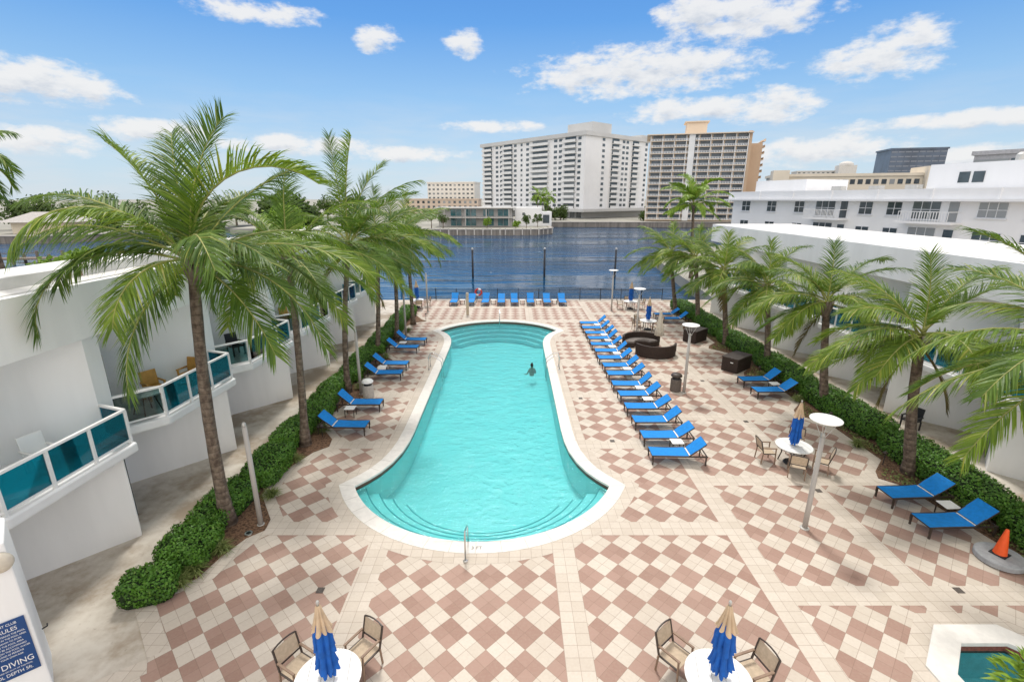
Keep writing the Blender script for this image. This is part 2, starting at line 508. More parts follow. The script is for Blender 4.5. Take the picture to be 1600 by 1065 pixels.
# ------------------------------------------------------------------ mesh helpers
class MB:
    def __init__(s):
        s.v = []
        s.f = []
        s.mi = []
        s.cm = 0

    def face(s, idx):
        s.f.append(idx)
        s.mi.append(s.cm)

    def add(s, verts, faces):
        o = len(s.v)
        s.v.extend(verts)
        for f in faces:
            s.face([o + i for i in f])

    def box(s, c, size, rz=0.0, ry=0.0):
        hx, hy, hz = size[0] / 2, size[1] / 2, size[2] / 2
        ca, sa = cos(rz), sin(rz)
        cb, sb = cos(ry), sin(ry)
        vs = []
        for z in (-hz, hz):
            for x, y in ((-hx, -hy), (hx, -hy), (hx, hy), (-hx, hy)):
                xx, zz = x * cb + z * sb, -x * sb + z * cb
                vs.append((c[0] + xx * ca - y * sa, c[1] + xx * sa + y * ca, c[2] + zz))
        s.add(vs, [(3, 2, 1, 0), (4, 5, 6, 7), (0, 1, 5, 4), (1, 2, 6, 5), (2, 3, 7, 6), (3, 0, 4, 7)])
        return s

    def bar(s, a, b, w, h=None, up=(0, 0, 1)):
        """square bar from a to b"""
        h = h or w
        a, b = Vector(a), Vector(b)
        d = (b - a).normalized()
        up = Vector(up)
        if abs(d.dot(up)) > .98:
            up = Vector((1, 0, 0))
        sx = d.cross(up).normalized()
        uz = sx.cross(d)
        vs = []
        for p in (a, b):
            for i, j in ((-1, -1), (1, -1), (1, 1), (-1, 1)):
                vs.append(tuple(p + sx * (i * w / 2) + uz * (j * h / 2)))
        s.add(vs, [(0, 1, 2, 3), (7, 6, 5, 4), (1, 0, 4, 5), (2, 1, 5, 6), (3, 2, 6, 7), (0, 3, 7, 4)])
        return s

    def tube(s, path, rad, n=8, cap=True):
        pts = [Vector(p) for p in path]
        if not isinstance(rad, (list, tuple)):
            rad = [rad] * len(pts)
        o = len(s.v)
        ref = None
        for i, p in enumerate(pts):
            d = (pts[min(i + 1, len(pts) - 1)] - pts[max(i - 1, 0)]).normalized()
            if ref is None:
                ref = Vector((1, 0, 0)) if abs(d.x) < .9 else Vector((0, 1, 0))
            a = (ref - d * ref.dot(d)).normalized()
            ref = a
            b = d.cross(a)
            for k in range(n):
                t = 2 * pi * k / n
                s.v.append(tuple(p + a * (cos(t) * rad[i]) + b * (sin(t) * rad[i])))
        for i in range(len(pts) - 1):
            for k in range(n):
                k2 = (k + 1) % n
                s.face([o + i * n + k, o + i * n + k2, o + (i + 1) * n + k2, o + (i + 1) * n + k])
        if cap:
            s.face([o + k for k in range(n)][::-1])
            e = o + (len(pts) - 1) * n
            s.face([e + k for k in range(n)])
        return s

    def lathe(s, prof, n=24, c=(0, 0, 0), wav=None):
        o = len(s.v)
        for i, (r, z) in enumerate(prof):
            for k in range(n):
                t = 2 * pi * k / n
                rr = r * (1 + (wav(t, i) if wav else 0))
                s.v.append((c[0] + rr * cos(t), c[1] + rr * sin(t), c[2] + z))
        for i in range(len(prof) - 1):
            for k in range(n):
                k2 = (k + 1) % n
                s.face([o + i * n + k, o + i * n + k2, o + (i + 1) * n + k2, o + (i + 1) * n + k])
        if prof[0][0] > 1e-4:
            s.face([o + k for k in range(n)][::-1])
        if prof[-1][0] > 1e-4:
            e = o + (len(prof) - 1) * n
            s.face([e + k for k in range(n)])
        return s

    def prism(s, poly, z0, z1, holes=()):
        """extruded polygon (counter clockwise), with optional holes"""
        loops = [list(poly)] + [list(h) for h in holes]
        flat = [p for l in loops for p in l]
        tris = tessellate_polygon([[Vector((p[0], p[1], 0)) for p in l] for l in loops])
        o = len(s.v)
        n = len(flat)
        s.v.extend((p[0], p[1], z1) for p in flat)
        s.v.extend((p[0], p[1], z0) for p in flat)
        for a, b, c in tris:
            A, B, C = flat[a], flat[b], flat[c]
            ar = (B[0] - A[0]) * (C[1] - A[1]) - (B[1] - A[1]) * (C[0] - A[0])
            if ar < 0:
                b, c = c, b
            s.face([o + a, o + b, o + c])
            s.face([o + n + c, o + n + b, o + n + a])
        k = 0
        for l in loops:
            m = len(l)
            for i in range(m):
                j = (i + 1) % m
                s.face([o + k + i, o + n + k + i, o + n + k + j, o + k + j])
            k += m
        return s

    def sheet(s, poly, z, holes=()):
        loops = [list(poly)] + [list(h) for h in holes]
        flat = [p for l in loops for p in l]
        tris = tessellate_polygon([[Vector((p[0], p[1], 0)) for p in l] for l in loops])
        o = len(s.v)
        s.v.extend((p[0], p[1], z) for p in flat)
        for a, b, c in tris:
            A, B, C = flat[a], flat[b], flat[c]
            if (B[0] - A[0]) * (C[1] - A[1]) - (B[1] - A[1]) * (C[0] - A[0]) < 0:
                b, c = c, b
            s.face([o + a, o + b, o + c])
        return s

    def build(s, name, mats, parent=None, smooth=False, bevel=0.0, recalc=False):
        me = bpy.data.meshes.new(name)
        me.from_pydata(s.v, [], s.f)
        if not isinstance(mats, (list, tuple)):
            mats = [mats]
        for m in mats:
            me.materials.append(m)
        if len(mats) > 1:
            me.polygons.foreach_set('material_index', s.mi)
        if smooth:
            me.polygons.foreach_set('use_smooth', [True] * len(me.polygons))
        if recalc:
            import bmesh
            bm = bmesh.new()
            bm.from_mesh(me)
            bmesh.ops.recalc_face_normals(bm, faces=bm.faces)
            bm.to_mesh(me)
            bm.free()
        me.update()
        o = bpy.data.objects.new(name, me)
        COL.objects.link(o)
        if parent:
            o.parent = parent
        if bevel:
            b = o.modifiers.new('bevel', 'BEVEL')
            b.width = bevel
            b.segments = 2
            b.limit_method = 'ANGLE'
        return o


def tag(o, label=None, cat=None, group=None, kind=None):
    if label:
        o['label'] = label
    if cat:
        o['category'] = cat
    if group:
        o['group'] = group
    if kind:
        o['kind'] = kind
    return o


def thing(name, loc, rz=0.0, label=None, cat=None, group=None):
    o = bpy.data.objects.new(name, None)
    COL.objects.link(o)
    o.empty_display_size = .2
    o.location = loc
    o.rotation_euler = (0, 0, rz)
    return tag(o, label, cat, group)


def copy_tree(o, parent=None):
    kids = list(o.children)
    c = o.copy()
    COL.objects.link(c)
    if parent:
        c.parent = parent
    for k in kids:
        copy_tree(k, c)
    return c


def place(root, loc, rz, label, group=None):
    root.location = loc
    root.rotation_euler = (0, 0, rz)
    root['label'] = label
    if group:
        root['group'] = group
    return root


ORD = ['first', 'second', 'third', 'fourth', 'fifth', 'sixth', 'seventh', 'eighth', 'ninth', 'tenth', 'eleventh',
       'twelfth', 'thirteenth', 'fourteenth', 'fifteenth', 'sixteenth']

# ------------------------------------------------------------------ pool outline
PC = -1.03          # axis of the pool


def pool_outline(grow=0.0):
    half = [(4.42, 14.6), (4.05, 15.02), (3.75, 15.5), (3.48, 16.15), (3.28, 16.95), (3.18, 17.8), (3.15, 18.8)]
    pts = []
    rad, cy = 4.86, 11.72 + 4.86
    a1 = math.asin(4.42 / rad)
    arc = [(rad * sin(-a1 + 2 * a1 * k / 32), cy - rad * cos(-a1 + 2 * a1 * k / 32)) for k in range(33)]
    low = arc + half[1:]                      # left tip, bottom arc, right tip, right flare
    right_low = low
    mid = 24.8
    ring = list(right_low)
    ring += [(x, 2 * mid - y) for x, y in reversed(right_low)]
    # mirror gives: right flare top, arc top (from right to left), left tip top; then the left flares
    ring += [(-x, 2 * mid - y) for x, y in half[1:]]
    ring += [(-x, y) for x, y in reversed(half[1:])]
    ring = [(x + PC, y) for x, y in ring]
    # clean duplicates
    out = []
    for p in ring:
        if not out or (abs(p[0] - out[-1][0]) + abs(p[1] - out[-1][1])) > 1e-4:
            out.append(p)
    if grow:
        out = offset(out, grow)
    return out


def offset(poly, d):
    n = len(poly)
    res = []
    for i in range(n):
        a, b, c = Vector(poly[i - 1]), Vector(poly[i]), Vector(poly[(i + 1) % n])
        e1 = (b - a).normalized()
        e2 = (c - b).normalized()
        n1 = Vector((e1.y, -e1.x))
        n2 = Vector((e2.y, -e2.x))
        nn = (n1 + n2)
        if nn.length < 1e-5:
            nn = n1
        nn.normalize()
        k = max(.55, nn.dot(n1))
        res.append((b.x + nn.x * d / k, b.y + nn.y * d / k))
    return res


POOL = pool_outline()
POOL1 = offset(POOL, .46)
POOL2 = offset(POOL, .86)
SPA_C = (10.5, 7.15)


def octa(r, c=SPA_C):
    return [(c[0] + r / cos(pi / 8) * cos(pi / 8 + k * pi / 4), c[1] + r / cos(pi / 8) * sin(pi / 8 + k * pi / 4)) for k in range(8)]


# ------------------------------------------------------------------ ground, deck, water
def S(name, mb, m, **kw):
    return tag(mb.build(name, m, **kw), kind='structure')


S('lagoon_water', MB().sheet([(-4000, -60), (4000, -60), (4000, 7000), (-4000, 7000)], -1.3), LAGOON)
# property ground (concrete walks), cut where pool and spa are
S('walkway', MB().prism([(-19, -8), (70, -8), (70, 46.6), (-19, 46.6)], -1.0, -.012, [offset(POOL, .2)[::-1], octa(1.5)[::-1]]), CONC)
S('canal_bed', MB().sheet([(-19, -8), (70, -8), (70, 46.6), (-19, 46.6)], -2.6), SEAW)

BEDL = [(-9.35, 9.45), (-8.75, 9.9), (-8.2, 10.35), (-8.05, 11.1), (-7.75, 11.9), (-7.38, 12.25), (-7.45, 12.75)]
for k in range(5):
    c = 12.3 + 5.13 * (k + 1)
    BEDL += [(-8.35, c - 3.4), (-8.4, c - 2.6), (-8.1, c - 1.4), (-7.75, c - .55), (-7.3 + .1 * min(k, 4), c - .1), (-7.4, c + .5)]
BEDL += [(-8.3, 40.3), (-9.35, 40.6)]
BEDR = [(14.1, 5.0), (14.05, 9.9), (14.0, 11.3), (13.9, 12.0), (13.5, 14.55), (12.97, 15.05), (13.2, 15.5), (14.0, 16.3)]
for k in range(4):
    c = 20.3 + 5.1 * k
    BEDR += [(13.95, c - 1.2), (13.5, c - .5), (13.0, c), (13.2, c + .5), (13.95, c + 1.3)]
BEDR += [(14.0, 41.0)]

deck_poly = [(-12.0, 4.0), (14.6, 4.0), (14.6, 46.2), (-9.5, 46.2), (-9.5, 9.6), (-9.1, 9.35), (-7.85, 8.05), (-10.4, 6.3), (-12, 5.5)]
S('pool_deck', MB().sheet(deck_poly, 0.0, [POOL1[::-1], octa(1.75)[::-1]]), DECK)
S('deck_edge_kerb', MB().prism([(-9.6, 46.2), (14.7, 46.2), (14.7, 46.75), (-9.6, 46.75)], -1.5, .03), SEAWALLP)


def ring(name, outer, inner, z, m):
    return S(name, MB().sheet(outer, z, [inner[::-1]]), m)


ring('pool_tile_border', POOL2, POOL1, .004, BORDER)
S('pool_coping', MB().prism(POOL1, -.06, .022, [offset(POOL, -.03)[::-1]]), COPING, bevel=.012)
# coping joints
cj = MB()
n = len(POOL)
acc = 0.0
for i in range(n):
    a, b = Vector(POOL[i]), Vector(POOL[(i + 1) % n])
    acc += (b - a).length
    if acc > .6:
        acc = 0
        c = Vector(POOL1[(i + 1) % n])
        e = (c - b).normalized()
        cj.bar((b.x + e.x * .01, b.y + e.y * .01, .0215), (c.x, c.y, .0215), .010, .003)
S('coping_joints', cj, mat('joint_grey', (.36, .33, .29), .9))

bd = MB()
for a_, b_ in (((-9.1, 9.35), (-7.85, 8.05)), ((-7.85, 8.05), (-10.4, 6.3))):
    a_, b_ = Vector(a_), Vector(b_)
    e_ = (b_ - a_).normalized()
    q_ = Vector((-e_.y, e_.x)) * .4
    bd.sheet([tuple(a_), tuple(b_), tuple(b_ + q_), tuple(a_ + q_)], .0045 if a_.x < -8.5 else .0052)
S('deck_edge_tiles', bd, BORDER)
# basin
bas = MB()
bas.cm = 0
n = len(POOL)
for z0, z1, mi in ((-.21, -.05, 1), (-1.25, -.21, 0)):
    bas.cm = mi
    o = len(bas.v)
    bas.v.extend((p[0], p[1], z1) for p in POOL)
    bas.v.extend((p[0], p[1], z0) for p in POOL)
    for i in range(n):
        j = (i + 1) % n
        bas.face([o + j, o + n + j, o + n + i, o + i][::-1])
bas.cm = 0
bas.sheet(POOL, -1.25)
S('pool_basin', bas, [PLASTER, PTILE])
STEPE = mat('dark_step_nosing', (.14, .40, .43), .5)
for side in (0, 1):
    stp = MB()
    nos = MB()
    cy = 11.72 + 4.86
    RADS = (4.92, 4.44, 4.02, 3.60, 3.18)
    fx = (lambda x, y: (x + PC, 49.6 - y)) if side else (lambda x, y: (x + PC, y))

    def arc_pts(r, nq=48):
        am = math.acos(1.63 / r)
        return [fx(r * sin(am * (2 * q / nq - 1)), cy - r * cos(am * (2 * q / nq - 1))) for q in range(nq + 1)]
    for k, z in enumerate((-.34, -.56, -.78, -1.0)):
        A_, B_ = arc_pts(RADS[k]), arc_pts(RADS[k + 1])
        o = len(stp.v)
        m_ = len(A_)
        stp.v.extend(p + (z,) for p in A_)
        stp.v.extend(p + (z,) for p in B_)
        stp.v.extend(p + (z - .24,) for p in B_)
        for i in range(m_ - 1):
            stp.face([o + i, o + i + 1, o + m_ + i + 1, o + m_ + i])
            stp.face([o + m_ + i, o + m_ + i + 1, o + 2 * m_ + i + 1, o + 2 * m_ + i])
        for i in (0, m_ - 1):
            a, b = A_[i], B_[i]
            stp.add([a + (z,), b + (z,), b + (-1.249,), a + (-1.249,)], [(0, 1, 2, 3)])
        for i in range(m_ - 1):
            a, b = B_[i], B_[i + 1]
            nos.bar((a[0], a[1], z + .004), (b[0], b[1], z + .004), .035, .010)
    S('pool_steps', stp, PLASTER)
    S('step_nosing', nos, STEPE)
S('pool_water', MB().sheet(POOL, -.17), POOLW)

# spa
ring('spa_tile_border', octa(2.1), octa(1.75), .004, BORDER)
S('spa_coping', MB().prism(octa(1.75), -.06, .05, [octa(1.25)[::-1]]), COPING, bevel=.015)
sb = MB()
for z0, z1, mi in ((-.26, -.05, 1), (-1.0, -.26, 0)):
    sb.cm = mi
    q = octa(1.27)
    for i in range(8):
        a, b = q[i], q[(i + 1) % 8]
        sb.add([(a[0], a[1], z0), (b[0], b[1], z0), (b[0], b[1], z1), (a[0], a[1], z1)], [(3, 2, 1, 0)])
sb.cm = 0
sb.sheet(octa(1.27), -1.0)
S('spa_basin', sb, [mat('spa_plaster', (.42, .66, .70), .8), mat('red_waterline_tile', (.20, .06, .04), .4, .3, 18)])
S('spa_water', MB().sheet(octa(1.27), -.2), POOLW)

# planting beds with a cream tile border round them
bl_outer = [(p[0] + .42, p[1]) for p in BEDL]
S('bed_tile_border', MB().sheet([(-9.4, 9.2)] + bl_outer + [(-9.4, 41.0)], .008), BORDER)
br_outer = [(p[0] - .42, p[1]) for p in BEDR]
S('bed_tile_border', MB().sheet([(14.6, 5.0)] + [(14.6, 41.5)] + br_outer[::-1], .008), BORDER)
S('planting_bed', MB().prism(BEDL + [(-9.45, 40.6), (-9.45, 9.45)], -.02, .035), MULCH)
S('planting_bed', MB().prism([(15.8, 5.0), (15.8, 41.0)] + BEDR[::-1], -.02, .035), MULCH)

# land beyond the water
LAND = mat('far_ground', (.30, .29, .25), .95, .2, .05)
S('far_shore', MB().prism([(10, 196), (130, 190), (300, 60), (3500, 60), (3500, 5000), (-3500, 5000), (-3500, 330), (-60, 330), (8, 215)], -1.6, .6), LAND)
S('right_bank', MB().prism([(20, 46.7), (70, 46.7), (70, -8), (300, -8), (300, 70), (60, 120), (24, 84)], -1.5, .0), LAND)
PROM = [(-90, 158), (-40, 152), (-2, 150.5), (8, 152), (12.5, 158), (12, 170), (6, 196), (-20, 300), (-90, 300)]
S('house_point', MB().prism(PROM, -1.6, .35), LAND)
S('left_shore', MB().prism([(-400, 118), (-118, 124), (-98, 140), (-96, 156), (-91, 320), (-400, 400)], -1.6, .4), LAND)

# ------------------------------------------------------------------ podium buildings with saw-tooth bays and balconies
RND = random.Random(5)


def podium(mir, cs, y0, y1, roof_depth, label, bay0=None):
    fx = (lambda x: 6.4 - x) if mir else (lambda x: x)

    def pl(pts):
        q = [(fx(x), y) for x, y in pts]
        return q[::-1] if mir else q
    b = thing('podium_building', (0, 0, 0), 0, label, 'building')
    back = -11.6 - roof_depth
    # ground storey: saw-tooth wall  (points run from near to far along the outside)
    lo = [(-13.6, y0)]
    up = [(-14.0, y0)]
    for c in cs:
        xo = -10.9
        lo += [(-13.35, c - 2.75), (xo, c - .25), (xo - .25, c + .05)]
        up += [(-14.0, c - 2.0), (-11.75, c + .35), (-11.8, c + .9)]
    lo += [(-13.3, y1)]
    up += [(-13.8, y1)]
    w = MB()
    w.prism(pl(lo + [(back, y1), (back, y0)]), -.02, 2.6)
    w.build('ground_wall', WHITE, b)
    w = MB()
    w.prism(pl(up + [(back, y1), (back, y0)]), 2.84, 5.85)
    w.build('upper_wall', WHITE, b)
    r = MB()
    r.prism(pl([(-11.6, y0), (-11.6, y1), (back, y1), (back, y0)]), 5.85, 7.30)
    r.build('roof_fascia', WHITE, b)
    r = MB()
    r.prism(pl([(-11.85, y0 + .1), (-11.85, y1 - .1), (back + .1, y1 - .1), (back + .1, y0 + .1)]), 7.302, 7.33)
    r.build('roof_deck', ROOFW, b)
    r = MB()
    r.prism(pl([(-12.55, y0 + .1), (-12.55, y1 - .1), (-12.8, y1 - .1), (-12.8, y0 + .1)]), 7.332, 7.62)
    if not mir:
        r.build('roof_upstand', ROOFW, b)
    y = y0 + 2
    while y < y1:
        r = MB().box((fx(-12.538), y, 7.42), (.03, .16, .13))
        if not mir:
            r.build('roof_scupper', BROWNF, b)
        y += 4.6
    slabm = MB()
    slabm.prism(pl(up + [(back, y1), (back, y0)]), 2.602, 2.838)
    slabm.build('floor_slab', WHITE, b)
    for c in cs:
        A, B, C, E = (-11.95, c - 4.35), (-11.0, c - 3.3), (-10.80, c + .05), (-11.85, c + .42)
        I = (-14.0, c - 2.0)
        bal = MB()
        bal.prism(pl([(-14.2, c - 4.6), (A[0] + .06, A[1] - .06), (B[0] + .1, B[1] - .06), (C[0] + .12, C[1] + .06), (E[0], E[1] - .04), I]), 2.58, 2.86)
        bo = bal.build('balcony', TRIM, b, bevel=.05)
        rail = MB()
        pts = [A, B, C, E]
        glass_seg = []
        for i in range(3):
            p, q = Vector(pts[i]), Vector(pts[i + 1])
            L = (q - p).length
            nseg = max(1, round(L / 1.12))
            rail.bar((fx(p.x), p.y, 3.86), (fx(q.x), q.y, 3.86), .09, .06)
            rail.bar((fx(p.x), p.y, 2.97), (fx(q.x), q.y, 2.97), .06, .05)
            for k in range(nseg + 1):
                if k == nseg and i < 2:
                    continue
                m_ = p.lerp(q, k / nseg)
                rail.bar((fx(m_.x), m_.y, 2.86), (fx(m_.x), m_.y, 3.83), .07, .07)
            for k in range(nseg):
                u1 = p.lerp(q, (k + .05) / nseg)
                u2 = p.lerp(q, (k + .95) / nseg)
                glass_seg.append((u1, u2, i))
        rail.build('railing', TRIM, bo)
        for u1, u2, i in glass_seg:
            g = MB().bar((fx(u1.x), u1.y, 3.415), (fx(u2.x), u2.y, 3.415), .012, .83)
            clear = (i == 0) or (i == 1 and RND.random() < .12)
            g.build('glass_pane', GLASSC if clear else GLASS, bo)
        # recessed sliding door in the return wall behind the balcony
        d = MB()
        p, q = Vector((-11.8, c - 5.13 + .9)), Vector((-14.0, c - 2.0))
        e = (q - p).normalized()
        nrm = Vector((e.y, -e.x))
        if nrm.x < 0:
            nrm = -nrm
        a_ = p + e * .45 + nrm * .02
        b_ = p + e * 2.9 + nrm * .02
        d.bar((fx(a_.x), a_.y, 3.95), (fx(b_.x), b_.y, 3.95), .04, 2.15)
        d.build('sliding_door', TEALGREY, b)
        # lower door in the ground storey return wall
        d = MB()
        p, q = Vector((-11.15, c + .05)), Vector((-13.35, c + 5.13 - 2.75))
        e = (q - p).normalized()
        nrm = Vector((e.y, -e.x))
        if nrm.x < 0:
            nrm = -nrm
        a_ = p + e * .8 + nrm * .02
        b_ = p + e * 2.6 + nrm * .02
        d.bar((fx(a_.x), a_.y, 1.08), (fx(b_.x), b_.y, 1.08), .04, 2.1)
        d.build('sliding_door', TEALGREY, b)
    return b


LC = [12.3 + 5.13 * k for k in range(6)]
left_bld = podium(False, LC, 7.4, 41.5, 4.9, 'white two storey building left of the pool with stepped teal glass balconies')
right_bld = podium(True, [10.7 + 5.13 * k for k in range(7)], 3.0, 44.5, 7.2, 'white two storey building right of the pool behind palms and hedge')

# near wall with the rules sign: the first bay on the left
wall = thing('entry_wall', (0, 0, 0), 0, 'white stucco wall carrying the blue pool sign at the lower left', 'wall')
MB().prism([(-9.33, 7.47), (-10.05, 8.2), (-12.4, 8.2), (-12.4, 4.76)], -.02, 3.45).build('wall_panel', WHITE, wall, bevel=.03)
dv = Vector((-9.33, 7.47)) - Vector((-12.4, 4.76))
dv.normalize()
wn = Vector((dv.y, -dv.x))
lamp = MB().lathe([(0, 0), (.15, 0), (.2, .03), (.19, .09), (.12, .13), (0, .14)], 20).build('wall_light', CREAMC, wall, smooth=True)
pp = Vector((-9.33, 7.47)) - dv * .13
lamp.location = (pp.x + wn.x * .004, pp.y + wn.y * .004, 3.1)
lamp.rotation_euler = Vector((wn.x, wn.y, 0)).to_track_quat('Z', 'Y').to_euler()
MB().tube([(-9.74 + .03, 7.87 + .03, .98), (-9.74 + .09, 7.87 + .09, 1.0), (-9.80 + .09, 7.93 + .09, 1.0)], .014).build('door_handle', DARKM, wall)


def text_mesh(s, size, align='CENTER'):
    cu = bpy.data.curves.new('t', 'FONT')
    cu.body = s
    cu.size = size
    cu.align_x = align
    cu.extrude = .001
    o = bpy.data.objects.new('t', cu)
    COL.objects.link(o)
    dg = bpy.context.evaluated_depsgraph_get()
    dg.update()
    me = bpy.data.meshes.new_from_object(o.evaluated_get(dg))
    vs = [tuple(v.co) for v in me.vertices]
    fs = [tuple(p.vertices) for p in me.polygons]
    bpy.data.objects.remove(o)
    bpy.data.curves.remove(cu)
    bpy.data.meshes.remove(me)
    return vs, fs


sp = Vector((-9.33, 7.47)) - dv * .47
sg = thing('pool_rules_sign', (sp.x + wn.x * .02, sp.y + wn.y * .02, 1.22), math.atan2(dv.y, dv.x), 'blue pool rules sign with white lettering reading NO DIVING', 'sign')
MB().box((0, 0, 0), (.80, .02, 1.26)).build('panel', SIGNB, sg, bevel=.004)
tx = MB()
lines = [('POOL | YACHT CLUB', .075, .53), ('POOL RULES', .12, .40)]
fill = ['SHOWER BEFORE ENTERING THE POOL', 'NO FOOD OR GLASS IN THE POOL AREA', 'POOL HOURS DAWN TO DUSK', 'NO ANIMALS IN THE POOL AREA', 'CHILDREN MUST BE ACCOMPANIED',
        'DO NOT SWALLOW THE POOL WATER', 'BATHING LOAD 60 PERSONS', 'SWIM AT YOUR OWN RISK']
for i, s_ in enumerate(fill):
    lines.append((s_, .050, .32 - .070 * i))
lines += [('NO DIVING', .17, -.38), ('NO LIFEGUARD ON DUTY AT THIS POOL', .042, -.45), ('POOL DEPTH 5ft.', .10, -.56)]
for s_, sz, z in lines:
    vs, fs = text_mesh(s_, sz)
    wdt = max(v[0] for v in vs) - min(v[0] for v in vs)
    kx = min(.8, .72 / wdt)
    tx.add([(v[0] * kx, -.0115 - v[2], z + v[1]) for v in vs], fs)
tx.build('lettering', TRIM, sg)

# 3 FT depth marking on the coping
vs, fs = text_mesh('3 FT', .17)
mk = MB()
mk.add([(v[0], v[1], v[2]) for v in vs], fs)
mko = mk.build('depth_marking', mat('marking_grey', (.16, .15, .15), .8))
mko.location = (-1.0, 11.42, .0255)
tag(mko, 'grey 3 FT depth marking on the white coping beside the front handrail', 'marking')

# ------------------------------------------------------------------ palms


def frond(mb, rb, o, az_, e0, L, droop, rng, wind=(0, 0), leafL=.85, nl=46, wid=.05, twist=0.0, hang=.75):
    """one pinnate leaf: midrib into rb, leaflets into mb"""
    N = 12
    p = Vector(o)
    pts = [p.copy()]
    dirs = []
    yaw = az_
    for i in range(N):
        s = (i + .5) / N
        e = e0 - droop * s ** 1.35
        d = Vector((sin(yaw) * cos(e), cos(yaw) * cos(e), sin(e)))
        d.x += wind[0] * s * s
        d.y += wind[1] * s * s
        d.normalize()
        p = p + d * (L / N)
        pts.append(p.copy())
        dirs.append(d)
    dirs.append(dirs[-1])
    rb.tube([tuple(q) for q in pts], [(.036 * (1 - .88 * i / N) + .003) for i in range(N + 1)], 5, False)
    side0 = Vector((cos(az_), -sin(az_), 0))
    roll = rng.uniform(-.45, .45)
    fold = rng.uniform(-.2, .3) + max(0, e0 - R(68)) * 2.2
    for k in range(nl):
        s = .14 + .86 * (k + rng.random() * .5) / nl
        f = s * N
        i = min(int(f), N - 1)
        c = pts[i].lerp(pts[i + 1], f - i)
        d = dirs[i]
        up = side0.cross(d)
        if up.z < 0:
            up = -up
        up.normalize()
        sd_ = d.cross(up).normalized()
        rl_ = roll * (.4 + s)
        up, sd_ = up * cos(rl_) + sd_ * sin(rl_), sd_ * cos(rl_) - up * sin(rl_)
        prof = min(1, .45 + s * 2.2) * (1 - max(0, s - .45) ** 1.6 * 1.35)
        ll = leafL * max(.22, prof) * rng.uniform(.85, 1.1)
        sweep = R(34 + 26 * s)
        for sg_ in (-1, 1):
            if rng.random() < .05:
                continue
            dr = sd_ * (sg_ * cos(sweep)) + d * sin(sweep) + up * (fold + rng.uniform(-.06, .14))
            dr += d * rng.uniform(-.16, .16)
            dr.x += wind[0] * .35
            dr.y += wind[1] * .35
            dr.normalize()
            q = c.copy()
            wv = dr.cross(up)
            if wv.length < 1e-3:
                continue
            wv = d * .85 + up * rng.uniform(-.5, .5) * .6
            wv -= dr * wv.dot(dr)
            if wv.length < 1e-3:
                continue
            wv.normalize()
            ob = len(mb.v)
            hg = hang * rng.uniform(.6, 1.5) * (1.2 - .7 * abs(d.z))
            steps = 3
            ww = wid * rng.uniform(.8, 1.15)
            for j in range(steps + 1):
                tt = j / steps
                w_ = ww * (.6 + .4 * min(1, tt * 3)) * (1 - tt ** 2.2) * .5
                if j < steps:
                    mb.v.append(tuple(q - wv * w_))
                    mb.v.append(tuple(q + wv * w_))
                else:
                    mb.v.append(tuple(q))
                dd = dr + Vector((0, 0, -1)) * (hg * (tt + .15) ** 1.2)
                dd.normalize()
                q = q + dd * (ll / steps)
            for j in range(steps - 1):
                mb.face([ob + 2 * j, ob + 2 * j + 1, ob + 2 * j + 3, ob + 2 * j + 2])
            mb.face([ob + 2 * steps - 2, ob + 2 * steps - 1, ob + 2 * steps])


